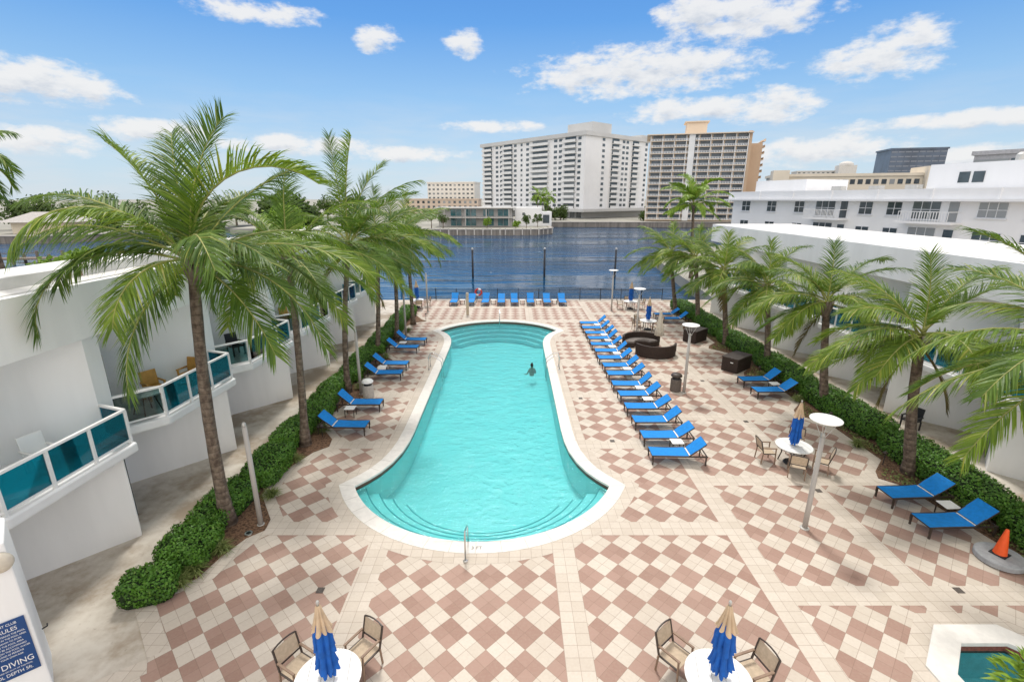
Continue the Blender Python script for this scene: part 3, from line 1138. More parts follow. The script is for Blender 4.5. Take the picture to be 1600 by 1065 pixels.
def palm(name, base, top, label, seed, L=4.2, nf=26, wind=(.0, .0), leafL=.85, nl=46, wid=.05, lean=.0, r0=.17, r1=.11, extra=(), group='coconut palms around the pool deck',
         mats=None, spread=(80, -38), hang=.75, skirt=0):
    rng = random.Random(seed)
    b = Vector(base)
    t = Vector(top)
    root = thing(name, base, 0, label, 'palm tree', group)
    tr = MB()
    rel = t - b
    n = 16
    path = []
    rad = []
    for i in range(n + 1):
        s = i / n
        q = rel * s
        # gentle S-curve
        bow = sin(pi * s) * lean
        q = q + Vector((bow, bow * .3, 0))
        path.append(tuple(q))
        rr = r0 + (r1 - r0) * s ** .6
        if s < .12:
            rr += (.12 - s) * 1.0 * r0 * 4
        rad.append(rr * rng.uniform(.96, 1.04))
    tr.tube(path, rad, 10)
    tr.build('trunk', TRUNK, root, smooth=True)
    lm = MB()
    rb = MB()
    o = rel + Vector((0, 0, .1))
    ga = 2.39996
    a0 = rng.random() * 6.28
    for k in range(nf):
        tt = (k + .5) / nf
        az_ = a0 + ga * k + rng.uniform(-.25, .25)
        e = R(spread[0] + (spread[1] - spread[0]) * tt ** .85) + rng.uniform(-.12, .12)
        dr = R(38 + 55 * (1 - abs(.45 - tt))) * rng.uniform(.75, 1.2)
        if tt > .75:
            dr *= .6
        lm.cm = 1 if rng.random() < (.15 + .4 * tt) else 0
        frond(lm, rb, o + Vector((0, 0, .25 * (1 - tt))), az_, e, L * rng.uniform(.82, 1.08) * (1 - .12 * tt), dr, rng, wind, leafL, nl, wid, hang=hang)
    for (az_, e, LL, dr) in extra:
        lm.cm = 1 if rng.random() < .35 else 0
        frond(lm, rb, o, R(az_), R(e), LL, R(dr), rng, wind, leafL, int(nl * LL / L), wid, hang=hang)
    lm.build('crown', [mats or LEAF_P, LEAF_P if mats is LEAF_Y else LEAF_L if mats is LEAF_L else LEAF_Y], root)
    rb.build('frond_midribs', RACH, root, smooth=True)
    # boots, fibre and young coconuts under the crown
    bt = MB()
    for k in range(9):
        a = k * ga
        bt.tube([(o.x + .08 * cos(a), o.y + .08 * sin(a), o.z - .55), (o.x + .16 * cos(a), o.y + .16 * sin(a), o.z - .2), (o.x + .24 * cos(a), o.y + .24 * sin(a), o.z + .12)], [.06, .08, .045], 6)
    bt.build('leaf_boots', WOOD, root, smooth=True)
    if skirt > 5:
        sk = MB()
        for k in range(skirt):
            frond(sk, MB(), o + Vector((0, 0, -.2)), rng.random() * 6.28, R(rng.uniform(-65, -35)), L * .7, R(30), rng, (0, 0), leafL * .7, 26, wid, hang=1.2)
        sk.build('dead_skirt', LEAF_B, root)
    else:
        for k in range(skirt):
            sk = MB()
            frond(sk, sk, o + Vector((0, 0, -.2)), rng.random() * 6.28, R(rng.uniform(-65, -35)), L * .7, R(30), rng, (0, 0), leafL * .7, nl - 20, wid, hang=1.2)
            sk.build('dead_frond', LEAF_B, root)
    return root


# left row, nearest first
palm('coconut_palm', (-8.64, 12.55, .03), (-8.1, 12.3, 7.85), 'tallest nearest coconut palm with dark leaning trunk left of the pool', 11, L=3.9, nf=6, wind=(.12, 0), leafL=1.08, nl=94, wid=.041,
     lean=-.12, r0=.19, r1=.13, spread=(50, -5), hang=.95,
     extra=[(-108, 22, 4.6, 108), (-94, 36, 4.7, 78), (-80, 42, 5.2, 58), (-165, -22, 3.7, 62), (104, 6, 4.5, 88), (84, 22, 4.7, 66), (72, 56, 3.7, 36), (78, 84, 4.7, 128), (25, 84, 3.9, 34),
            (-70, 70, 3.9, 48), (-35, 78, 3.9, 48), (-145, 62, 4.0, 118), (0, 48, 4.5, 62), (-32, 30, 4.4, 62), (38, 28, 4.4, 60), (142, 42, 3.6, 95), (120, -12, 3.6, 60), (58, 12, 4.4, 60)])
LP_ = [((-8.3, 17.45, .03), (-7.95, 17.3, 7.3), 'second coconut palm from the camera in the row left of the pool', 23, 3.7, 13),
       ((-8.4, 23.0, .03), (-7.65, 22.9, 7.2), 'coconut palm with tall upright fronds rising beside the left bin', 35, 4.3, 15),
       ((-8.55, 29.3, .03), (-8.05, 29.2, 6.7), 'fourth coconut palm from the camera in the left row', 41, 3.9, 12),
       ((-8.1, 32.6, .03), (-7.9, 32.6, 6.4), 'fifth coconut palm from the camera in the left row', 52, 3.8, 12),
       ((-7.75, 36.8, .03), (-7.85, 36.8, 6.6), 'farthest coconut palm of the left row near the water', 64, 3.8, 12)]
for i, (b, t, lab, sd_, L, nf) in enumerate(LP_):
    ex = [(-45, 82, 5.2, 22), (15, 88, 5.0, 10), (40, 78, 4.6, 40), (78, 66, 4.8, 55), (95, 30, 4.6, 85), (-90, 20, 4.4, 80), (110, 55, 4.6, 50)] if i == 1 else [(-20, 80, L * .95, 32), (92, 24, L * 1.1, 78), (-90, 15, L, 75), (75, 62, L * 1.05, 65), (-60, 55, L, 60), (140, 10, L * .9, 70)]
    palm('coconut_palm', b, t, lab, sd_, L=L, nf=nf, wind=(.18, 0), leafL=.98, nl=[78, 72, 60, 56, 52][i], wid=[.041, .045, .052, .054, .058][i], lean=[.05, -.15, .05, .08, .0][i], extra=ex, spread=(66, -26), hang=.95, skirt=[0, 2, 0, 1, 0][i])
RP_ = [((14.3, 15.35, .03), (13.4, 15.2, 5.0), 'coconut palm with pale trunk beside the two near loungers on the right', 71, 3.5, 10),
       ((14.6, 20.8, .03), (13.75, 20.7, 5.0), 'second coconut palm from the camera in the right row', 82, 3.35, 10),
       ((14.75, 26.4, .03), (14.0, 26.3, 4.75), 'third coconut palm from the camera in the right row', 93, 3.3, 10),
       ((14.4, 31.1, .03), (13.65, 31.1, 4.9), 'fourth coconut palm of the right row beside the dark storage box', 104, 3.3, 10),
       ((14.6, 36.8, .03), (13.9, 36.8, 5.0), 'fifth coconut palm from the camera in the right row', 115, 3.5, 10),
       ((14.1, 40.6, .03), (13.2, 40.6, 5.0), 'farthest coconut palm of the right row near the water', 126, 3.6, 10),
       ((14.4, 10.3, .03), (13.0, 10.2, 5.9), 'coconut palm at the right edge with only its fronds in view', 137, 4.0, 10)]
rq = random.Random(66)
for i, (b, t, lab, sd_, L, nf) in enumerate(RP_):
    j = lambda a: a + rq.uniform(-9, 9)
    palm('coconut_palm', b, t, lab, sd_, L=L, nf=nf, wind=(-.20, 0), leafL=.95, nl=[86, 78, 68, 62, 56, 52, 88][i], wid=[.040, .043, .048, .052, .056, .058, .040][i], lean=[-.12, -.05, .08, 0, .05, 0, -.1][i], r0=.2, r1=.14, mats=LEAF_Y, skirt=[2, 1, 0, 1, 0, 0, 1][i],
         spread=(62, -22), hang=.95, extra=[(j(-95), j(28), L * 1.1, 80), (j(-80), j(8), L * 1.05, 62), (j(-110), j(-8), L * .95, 60), (j(30), j(80), L * .8, 30), (j(70), j(70), L * 1.05, 75), (j(-20), j(58), L * .95, 55), (j(-50), j(66), L, 50), (j(95), j(20), L * .9, 70), (j(170), j(30), L * .85, 90)])
palm('royal_palm', (22.3, 60, .03), (21.7, 60, 8.7), 'bright green royal palm standing behind the right building roof', 7, L=4.9, nf=19, leafL=1.0, nl=56, wid=.14, r0=.22, r1=.16, group='background palms', mats=LEAF_L, spread=(85, -10))
palm('fan_palm', (-18.7, 18, -.1), (-19.15, 18, 10.7), 'tall palm with brown drooping fronds at the left frame edge', 19, L=1.9, nf=16, leafL=.75, nl=34, wid=.06, group='background palms', spread=(60, -50), skirt=16, hang=1.2)

# ------------------------------------------------------------------ leafy masses


def rand_dir(rng):
    while True:
        v = Vector((rng.uniform(-1, 1), rng.uniform(-1, 1), rng.uniform(-1, 1)))
        if .05 < v.length < 1:
            return v.normalized()


def leaf(mb, c, nrm, size, rng):
    a = rand_dir(rng)
    a = (a - nrm * a.dot(nrm))
    if a.length < .01:
        return
    a.normalize()
    b = nrm.cross(a)
    l, w = size * rng.uniform(.75, 1.3), size * .42 * rng.uniform(.8, 1.2)
    o = len(mb.v)
    m_ = c + a * (l * .5)
    mb.v.extend((tuple(c), tuple(m_ + b * w - nrm * size * .1), tuple(c + a * l), tuple(m_ - b * w - nrm * size * .1)))
    mb.face([o, o + 1, o + 2, o + 3])


def superpoint(rng, hx, hy, hz, p=4.0):
    """point and normal on a rounded box"""
    d = rand_dir(rng)
    k = (abs(d.x) ** p + abs(d.y) ** p + abs(d.z) ** p) ** (-1 / p)
    q = d * k
    n = Vector((math.copysign(abs(q.x) ** (p - 1), q.x) / hx, math.copysign(abs(q.y) ** (p - 1), q.y) / hy, math.copysign(abs(q.z) ** (p - 1), q.z) / hz)).normalized()
    return Vector((q.x * hx, q.y * hy, q.z * hz)), n


def hedge(c, size, rz, h, nleaf, lsize, label, seed, group):
    rng = random.Random(seed)
    root = thing('hedge', (c[0], c[1], .02), rz, label, 'hedge', group)
    hx, hy = size[0] / 2, size[1] / 2
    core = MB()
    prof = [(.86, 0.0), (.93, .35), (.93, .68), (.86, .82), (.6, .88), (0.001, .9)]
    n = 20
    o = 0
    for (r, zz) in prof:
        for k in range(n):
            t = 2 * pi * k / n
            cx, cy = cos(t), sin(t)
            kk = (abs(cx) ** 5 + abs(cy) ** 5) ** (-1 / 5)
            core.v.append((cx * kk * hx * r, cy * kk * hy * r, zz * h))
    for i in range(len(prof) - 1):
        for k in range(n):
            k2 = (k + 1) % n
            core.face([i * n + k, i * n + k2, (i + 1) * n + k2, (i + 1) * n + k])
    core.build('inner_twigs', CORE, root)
    lf = MB()
    ph = [rng.uniform(0, 6.28) for _ in range(6)]
    for _ in range(nleaf):
        q, nn = superpoint(rng, hx, hy, h / 2, 5.0)
        # lumpy clipped surface
        bump = (.022 if c[0] > 0 else .034) * (sin(q.x * 4 + ph[0]) + sin(q.y * 3.1 + ph[1]) + sin(q.z * 5 + ph[2])) * .6
        q = q + nn * (bump + rng.uniform(-.07, .02))
        q.z += h / 2
        if q.z < .01:
            continue
        nd = (nn + rand_dir(rng) * .75).normalized()
        leaf(lf, q, nd, lsize, rng)
    lf.build('foliage', LEAF_H, root)
    return root


# left hedges
hedge((-9.02, 9.82), (1.28, .98), R(18), .62, 4200, .075, 'small clipped box hedge nearest the camera at the left walkway', 1, 'clipped hedges along the left walkway')
hedge((-8.85, 11.12), (1.3, 1.36), R(4), .74, 5200, .075, 'dark green hedge just behind the nearest box hedge on the left', 2, 'clipped hedges along the left walkway')
k = 0
y = 11.85
lbl = ['beside the nearest leaning palm trunk', 'behind the nearest bare post', 'beside the second palm trunk', 'left of the nearest left lounger', 'left of the second left lounger', 'beside the left bin', 'behind the middle left loungers',
       'beside the fourth palm trunk', 'left of the farthest left loungers', 'beside the fifth palm trunk', 'at the far end of the left bed', 'nearest the water on the left']
while y < 39.5:
    cyc = ((y - 12.3) % 5.13) / 5.13
    ln = 2.45
    wv = 1.08 if k % 2 == 0 else 1.28
    hedge((-8.95 + (.0 if k % 2 == 0 else .16), y + ln / 2), (wv, ln * .98), R(-4 if k % 2 == 0 else 5), .70, int(7600 - k * 330), .075 + .003 * k, 'rounded dark green hedge ' + lbl[min(k, 11)], 30 + k, 'clipped hedges along the left walkway')
    y += ln
    k += 1
# right hedges
rl = ['at the right edge behind the orange cone', 'behind the two near right loungers', 'behind the dining table on the right', 'behind the middle pair of right loungers', 'behind the nearer storage box', 'behind the farther storage box', 'at the far right near the water']
for k in range(7):
    c0 = 7.35 + 5.13 * k
    hedge((15.0, c0 + 2.5), (1.5, 4.95), R(-2 if k % 2 else 2), .85, int(13000 - k * 1000), .075 + .004 * k, 'long clipped green hedge ' + rl[k], 60 + k, 'clipped hedges along the right walkway')


def tuft(c, h, n, label, seed, m=LEAF_G):
    rng = random.Random(seed)
    mb = MB()
    for _ in range(n):
        a = rng.random() * 6.28
        e = R(rng.uniform(25, 85))
        L = h * rng.uniform(.7, 1.3)
        d = Vector((cos(a) * cos(e), sin(a) * cos(e), sin(e)))
        s_ = Vector((-sin(a), cos(a), 0)) * .011
        p0 = Vector((rng.uniform(-.06, .06), rng.uniform(-.06, .06), 0))
        p1 = p0 + d * L * .55
        p2 = p1 + (d + Vector((0, 0, -.9))).normalized() * L * .45
        o = len(mb.v)
        mb.v.extend([tuple(p0 - s_), tuple(p0 + s_), tuple(p1 + s_), tuple(p1 - s_), tuple(p2)])
        mb.face([o, o + 1, o + 2, o + 3])
        mb.face([o + 3, o + 2, o + 4])
    ob = mb.build('grass_tuft', m)
    ob.location = (c[0], c[1], .03)
    return tag(ob, label, 'plant', 'strappy border plants in the planting beds')


rng = random.Random(55)
gc = MB()
for k in range(9000):
    y_ = rng.uniform(8, 41)
    x_ = rng.uniform(13.0, 14.5)
    ph_ = ((y_ - 15.1) % 5.1)
    ph_ = min(ph_, 5.1 - ph_)
    if x_ < 13.1 + min(.95, ph_ * .8) or (sin(y_ * 2.3) + sin(x_ * 5 + y_)) < rng.uniform(-1.2, 1.0):
        continue
    leaf(gc, Vector((x_, y_, .04 + rng.random() * .09)), (Vector((0, 0, 1)) + rand_dir(rng) * .8).normalized(), .085, rng)
tag(gc.build('ground_cover', LEAF_G), 'low patchy green ground cover in the right planting bed', 'ground cover', kind='stuff')
TUFT = [((-8.35, 10.5), 'pale strappy plant beside the nearest left hedges'), ((-8.1, 11.3), 'second strappy plant in front of the nearest palm'), ((-8.45, 10.05), 'small strappy plant at the tip of the nearest left bed'),
        ((-7.95, 13.9), 'strappy plant behind the nearest bare post'), ((-8.1, 16.1), 'strappy plant before the second palm on the left'), ((-8.0, 18.6), 'strappy plant by the head of the nearest left lounger'),
        ((-7.9, 23.4), 'strappy plant behind the left bin'), ((-8.0, 25.8), 'strappy plant behind the middle left loungers'), ((-7.8, 28.4), 'strappy plant before the fourth palm'), ((-7.7, 34.6), 'strappy plant at the far end of the left bed'),
        ((13.75, 17.3), 'strappy plant beside the gap between right hedges'), ((13.9, 21.8), 'strappy plant beside the second right palm'), ((14.0, 13.4), 'strappy plant behind the nearest right loungers'), ((13.8, 25.1), 'strappy plant behind the middle right loungers')]
for i, (c, lab) in enumerate(TUFT):
    tuft(c, .42, 190, lab, 200 + i)


def broad_tree(name, c, h, cr, label, seed, m=LEAF_T, nleaf=2200, lsize=.35, z0=0.0, trunk_h=None, group='background trees', cz=None):
    rng = random.Random(seed)
    root = thing(name, (c[0], c[1], z0), 0, label, 'tree', group)
    th = trunk_h if trunk_h is not None else h * .5
    tb = MB()
    tb.tube([(0, 0, 0), (.1, 0, th * .5), (0, .1, th)], [cr * .07, cr * .055, cr * .04], 7)
    blobs = []
    nb = 9
    for k in range(nb):
        a = rng.random() * 6.28
        rr = cr * rng.uniform(.15, .72)
        z = h - cr * .9 + rng.uniform(-.75, .55) * cr * .75
        blobs.append((Vector((rr * cos(a), rr * sin(a), z)), cr * rng.uniform(.3, .55)))
    for q, r in blobs:
        tb.tube([(0, 0, th * .85), tuple(q * .6 + Vector((0, 0, th * .3))), tuple(q)], [cr * .035, cr * .025, cr * .012], 5, False)
    tb.build('trunk', WOOD, root, smooth=True)
    lf = MB()
    for _ in range(nleaf):
        q, r = blobs[rng.randrange(nb)]
        d = rand_dir(rng)
        p = q + d * (r * rng.uniform(.55, 1.05))
        leaf(lf, p, (d + rand_dir(rng) * .8).normalized(), lsize, rng)
    lf.build('crown', m, root)
    return root


broad_tree('broadleaf_tree', (-17.4, 19.0), 7.9, 1.5, 'light green bushy tree behind the left building roof', 1, LEAF_L, 2600, .2)
broad_tree('broadleaf_tree', (-19.5, 45), 12.0, 3.0, 'dark tree rising behind the left palms', 2, LEAF_T, 4200, .4, z0=-1)
broad_tree('broadleaf_tree', (-18.2, 29), 9.0, 2.2, 'mid green tree behind the left roof between the palms', 3, LEAF_T, 3200, .32)
broad_tree('broadleaf_tree', (-17.8, 37), 9.4, 2.6, 'yellow green tree behind the far left roof', 4, LEAF_L, 3000, .32)

# leafy plant at the lower right corner
rng = random.Random(77)
pl_ = thing('leafy_shrub', (7.95, 5.3, 0), 0, 'broad leaved green shrub at the lower right corner by the spa', 'plant')
lf = MB()
for k in range(420):
    a = rng.random() * 6.28
    e = R(rng.uniform(-5, 85))
    d = Vector((cos(a) * cos(e), sin(a) * cos(e), sin(e)))
    c = Vector((0, 0, 2.38)) + d * rng.uniform(.25, .62)
    L, w = rng.uniform(.22, .36), rng.uniform(.03, .05)
    dd = (d + Vector((0, 0, .25)) + rand_dir(rng) * .45).normalized()
    s_ = dd.cross(Vector((0, 0, 1))).normalized() * w
    o = len(lf.v)
    nn = s_.cross(dd).normalized()
    lf.v.extend([tuple(c), tuple(c + dd * L * .45 + s_ + nn * .02), tuple(c + dd * L + Vector((0, 0, -.06))), tuple(c + dd * L * .45 - s_ + nn * .02)])
    lf.face([o, o + 1, o + 2, o + 3])
lf.build('foliage', LEAF_L, pl_)
st = MB()
for k in range(9):
    a = k * .7
    st.tube([(0, 0, 0), (.1 * cos(a), .1 * sin(a), 1.3), (.3 * cos(a), .3 * sin(a), 2.6)], [.025, .02, .01], 5)
st.build('stems', WOOD, pl_)

# ------------------------------------------------------------------ loungers
def make_lounger(bx=1.93, bz=.86):
    root = thing('sun_lounger', (0, 0, 0), 0, 'x', 'sun lounger')
    fr = MB()
    W_ = .34
    zs = .36
    for s_ in (-1, 1):
        fr.bar((0, s_ * W_, zs), (2.02, s_ * W_, zs), .04, .05)
        fr.bar((0, s_ * W_, zs - .17), (.0, s_ * W_, zs), .03)
    for x in (0.0, 1.36, 2.0):
        fr.bar((x, -W_, zs), (x, W_, zs), .035, .035)
    fr.build('frame', BRONZE, root)
    for x in (.03, 1.97):
        for s_ in (-1, 1):
            MB().box((x, s_ * W_, .175), (.045, .045, .35)).build('leg', BRONZE, root)
    seat = MB()
    N = 8
    pr = []
    for i in range(N + 1):
        t = i / N
        pr.append((-.01 + 1.34 * t, zs + .035 - .02 * sin(pi * t)))
    seat.v = []
    for (x, z) in pr:
        for y in (-.325, .325):
            seat.v.append((x, y, z))
            seat.v.append((x, y, z - .018))
    for i in range(N):
        a = i * 4
        b = a + 4
        seat.face([a, b, b + 2, a + 2])
        seat.face([a + 1, a + 3, b + 3, b + 1])
        seat.face([a, a + 1, b + 1, b])
        seat.face([a + 2, b + 2, b + 3, a + 3])
    seat.face([0, 2, 3, 1])
    e = N * 4
    seat.face([e, e + 1, e + 3, e + 2])
    seat.build('seat_sling', BLUE, root)
    ang = math.atan2(bz - .40, bx - 1.40)
    bk = MB()
    Lb = math.hypot(bz - .40, bx - 1.40)
    bk.box(((1.40 + bx) / 2, 0, (.40 + bz) / 2 + .012), (Lb, .65, .018), 0, -ang)
    bk.build('back_sling', BLUE, root)
    bf = MB()
    for s_ in (-1, 1):
        bf.bar((1.36, s_ * .325, .375), (bx, s_ * .325, bz - .01), .035)
        bf.bar((1.70, s_ * .31, .64), (1.86, s_ * .31, .37), .022)
    bf.bar((bx, -.325, bz - .01), (bx, .325, bz - .01), .035)
    bf.build('back_frame', BRONZE, root)
    MB().box((1.372, 0, .392), (.05, .62, .008)).build('white_gap_strip', TABLEW, root)  # white strip laid across the gap between seat and back
    return root


PROTOS = [make_lounger(), make_lounger(1.96, .82), make_lounger(1.90, .90)]
used = [False, False, False]
rv = random.Random(31)


def lounger(x, y, rz, label, group):
    k = rv.randrange(3)
    o = PROTOS[k] if not used[k] else copy_tree(PROTOS[k])
    used[k] = True
    return place(o, (x, y, .0), rz, label, group)


rr = random.Random(9)
for k in range(15):
    lab = 'blue sling sun lounger, ' + ('nearest' if k == 0 else 'farthest' if k == 14 else ORD[k] + ' from the camera') + ' in the long row right of the pool'
    lounger(5.22 + rr.uniform(-.04, .04), 16.32 + 1.412 * k + rr.uniform(-.06, .06), R(rr.uniform(-3, 3)), lab, 'loungers in the row right of the pool')
LL = [(-6.12, 18.6, 'nearest'), (-6.12, 20.95, 'second from the camera'), (-6.05, 25.0, 'third from the camera'), (-6.05, 26.55, 'fourth, beside a towel'), (-6.05, 29.75, 'fifth from the camera'), (-5.85, 31.5, 'farthest')]
for x, y, s_ in LL:
    lounger(x, y, R(180 + rr.uniform(-2, 2)), 'blue sling sun lounger, ' + s_ + ' of those left of the pool', 'loungers left of the pool')
for i, x in enumerate((-5.4, -3.85, -2.5, -1.0, .25, 1.72, 3.25, 4.7)):
    lounger(x, 43.55, R(90 + rr.uniform(-2, 2)), 'blue sling sun lounger against the waterfront fence, ' + ORD[i] + ' from the left', 'loungers along the waterfront fence')
RL = [(12.1, 12.22, R(2), 'blue sling sun lounger nearest the camera on the right, by the cone'), (12.1, 13.65, R(3), 'blue sling sun lounger before the pale right palm trunk'), (12.1, 22.45, R(2), 'blue sling sun lounger, nearer of the middle pair by the right hedge'),
      (12.1, 23.95, R(2), 'blue sling sun lounger, farther of the middle pair by the right hedge'), (12.0, 37.5, R(0), 'blue sling sun lounger, nearer of the far pair by the right hedge'), (11.8, 39.0, R(0), 'blue sling sun lounger, farther of the far pair by the right hedge')]
for x, y, a, lab in RL:
    lounger(x, y, a, lab, 'loungers by the right hedge')


# side tables
def make_side():
    root = thing('side_table', (0, 0, 0), 0, 'x', 'side table')
    MB().box((0, 0, .40), (.46, .42, .025)).build('table_top', TABLEW, root, bevel=.006)
    f = MB()
    for a in (-1, 1):
        f.bar((a * .2, -.18, .375), (a * .2, .18, .375), .025)
    f.build('apron', BRONZE, root)
    for a in (-1, 1):
        for b in (-1, 1):
            MB().box((a * .2, b * .18, .187), (.028, .028, .375)).build('leg', BRONZE, root)
    return root


sproto = make_side()
su = [False]


def side(x, y, label):
    o = sproto if not su[0] else copy_tree(sproto)
    su[0] = True
    return place(o, (x, y, 0), 0, label, 'small white side tables beside loungers')


for a, nm in ((0, 'the nearest and second'), (3, 'the fourth and fifth'), (4, 'the fifth and sixth'), (6, 'the seventh and eighth'), (8, 'the ninth and tenth'), (9, 'the tenth and eleventh'), (10, 'the eleventh and twelfth'), (11, 'the twelfth and thirteenth'), (13, 'the fourteenth and farthest')):
    side(6.45, 16.32 + 1.412 * (a + .5), 'small white side table between ' + nm + ' loungers right of the pool')
side(-7.35, 20.2, 'small white side table beside the second lounger left of the pool')
side(-7.35, 25.8, 'small white side table holding a towel left of the pool')
side(-7.2, 30.6, 'small white side table between the two farthest left loungers')
for i, x in enumerate((-4.65, -1.75, .98, 2.5, 3.98)):
    side(x, 44.6, 'small white side table before the waterfront fence, ' + ORD[i] + ' from the left')
side(13.55, 12.95, 'small white side table between the two near right loungers')
side(13.5, 23.2, 'small white side table between the middle right loungers')
# towel on the left table
tw = MB()
rng = random.Random(3)
for i in range(7):
    for j in range(9):
        tw.v.append((-.24 + .08 * i, -.36 + .09 * j, (.425 if abs(-.36 + .09 * j) < .24 else .425 - (abs(-.36 + .09 * j) - .24) * 2.4) + .02 * sin(i * 1.7 + j) + rng.uniform(0, .012)))
for i in range(6):
    for j in range(8):
        tw.face([i * 9 + j, (i + 1) * 9 + j, (i + 1) * 9 + j + 1, i * 9 + j + 1])
two = tw.build('towel', TOWEL, smooth=True)
two.location = (-7.3, 25.75, .01)
mdf = two.modifiers.new('s', 'SOLIDIFY')
mdf.thickness = .012
tag(two, 'crumpled white towel draped over a side table left of the pool', 'towel')


# ------------------------------------------------------------------ dining sets
def make_table():
    root = thing('dining_table', (0, 0, 0), 0, 'x', 'table')
    t = MB()
    for k in range(5):          # slats cut from a disc
        x0, x1 = -.62 + .248 * k + .004, -.62 + .248 * (k + 1) - .004
        pts = []
        m_ = 10
        for i in range(m_ + 1):
            x = x0 + (x1 - x0) * i / m_
            pts.append((x, -math.sqrt(max(0, .62 ** 2 - x * x))))
        for i in range(m_ + 1):
            x = x1 - (x1 - x0) * i / m_
            pts.append((x, math.sqrt(max(0, .62 ** 2 - x * x))))
        cl_ = []
        for p in pts:
            if not cl_ or (Vector(p) - Vector(cl_[-1])).length > 1e-4:
                cl_.append(p)
        if (Vector(cl_[0]) - Vector(cl_[-1])).length < 1e-4:
            cl_.pop()
        t.prism(cl_, .70, .73)
    t.build('tabletop', TABLEW, root)
    MB().lathe([(.60, .672), (.60, .698), (.56, .698), (.56, .672)], 36).build('rim', DARKM, root)
    lg = MB()
    for k in range(4):
        a = pi / 4 + k * pi / 2
        m_ = MB().tube([(.45 * cos(a), .45 * sin(a), .0), (.36 * cos(a), .36 * sin(a), .36), (.45 * cos(a), .45 * sin(a), .672)], .022, 8)
        m_.build('leg', BRONZE, root)
    return root


def make_chair():
    root = thing('dining_chair', (0, 0, 0), 0, 'x', 'chair')      # sits facing +x
    W_ = .26
    for s_ in (-1, 1):
        MB().bar((.24, s_ * W_, 0), (.22, s_ * W_, .64), .032).build('leg', BROWNF, root)
        MB().bar((-.26, s_ * W_, 0), (-.22, s_ * W_, .44), .032).build('leg', BROWNF, root)
    for s_ in (-1, 1):
        MB().bar((.25, s_ * W_, .645), (-.24, s_ * W_, .655), .045, .03).build('armrest', BROWNF, root)
    f = MB()
    for s_ in (-1, 1):
        f.bar((-.22, s_ * W_, .44), (-.34, s_ * W_, .92), .034)
        f.bar((.23, s_ * W_, .42), (-.22, s_ * W_, .42), .03)
    f.tube([(-.34, -W_, .92), (-.355, -W_ * .5, .945), (-.36, 0, .953), (-.355, W_ * .5, .945), (-.34, W_, .92)], .018, 6)
    f.bar((-.25, -W_, .55), (-.25, W_, .55), .025)
    f.build('frame', mat('dark_chair_frame', (.055, .042, .035), .45), root)
    MB().box((.0, 0, .43), (.46, .49, .016)).build('seat', SLING, root)
    MB().box((-.296, 0, .745), (.012, .49, .33), 0, R(-14)).build('backrest', SLING, root)
    return root


def make_umb():
    root = thing('umbrella', (0, 0, 0), 0, 'x', 'umbrella')
    MB().tube([(0, 0, 0.06), (0, 0, 2.40)], .022, 10).build('pole', TABLEW, root)
    MB().lathe([(.26, 0), (.28, .03), (.25, .07), (.05, .09), (.03, .2)], 20).build('base_weight', DARKM, root)
    rg = random.Random(12)
    jit = [rg.uniform(-1, 1) for _ in range(16)]

    def folded(prof, amp, hem, nfold=8, nseg=96):
        m_ = MB()
        for i, (r, z) in enumerate(prof):
            f = i / (len(prof) - 1)
            for k in range(nseg):
                t = 2 * pi * k / nseg
                ph = t * nfold + .9 * sin(2 * t + i * .35) + .25 * i
                fold_ = abs(sin(ph / 2)) ** .8            # sharp valleys between rounded pleats
                j_ = jit[int(ph / (2 * pi)) % 16]
                rr = r * (1 - amp * (.35 + .65 * f) * (1 - fold_) + .16 * j_ * f)
                m_.v.append((rr * cos(t), rr * sin(t), z - hem * f ** 3 * (fold_ * .6 + .5 * j_)))
        for i in range(len(prof) - 1):
            for k in range(nseg):
                k2 = (k + 1) % nseg
                m_.face([(i + 1) * nseg + k, (i + 1) * nseg + k2, i * nseg + k2, i * nseg + k])
        return m_
    can = MB()
    for part_, am, hm in (([(.10, 2.06), (.15, 1.9), (.19, 1.74), (.195, 1.6), (.22, 1.47)], .5, .09), ([(.13, 1.56), (.165, 1.44), (.175, 1.32), (.20, 1.2), (.245, 1.08)], .55, .13), ([(.10, 1.25), (.15, 1.1), (.17, .98), (.15, .86)], .6, .10)):
        q_ = folded(part_, am, hm)
        o_ = len(can.v)
        can.v.extend(q_.v)
        for f_ in q_.f:
            can.face([o_ + i for i in f_])
    can.build('canopy', BLUEC, root, smooth=True)
    folded([(.03, 2.44), (.055, 2.40), (.085, 2.26), (.125, 2.12), (.165, 2.0), (.21, 1.92)], .5, .08).build('canopy_vent', TAN, root, smooth=True)
    MB().lathe([(0, 2.42), (.022, 2.43), (.02, 2.47), (.032, 2.50), (.022, 2.535), (0, 2.55)], 12).build('finial', GALV, root, smooth=True)
    return root


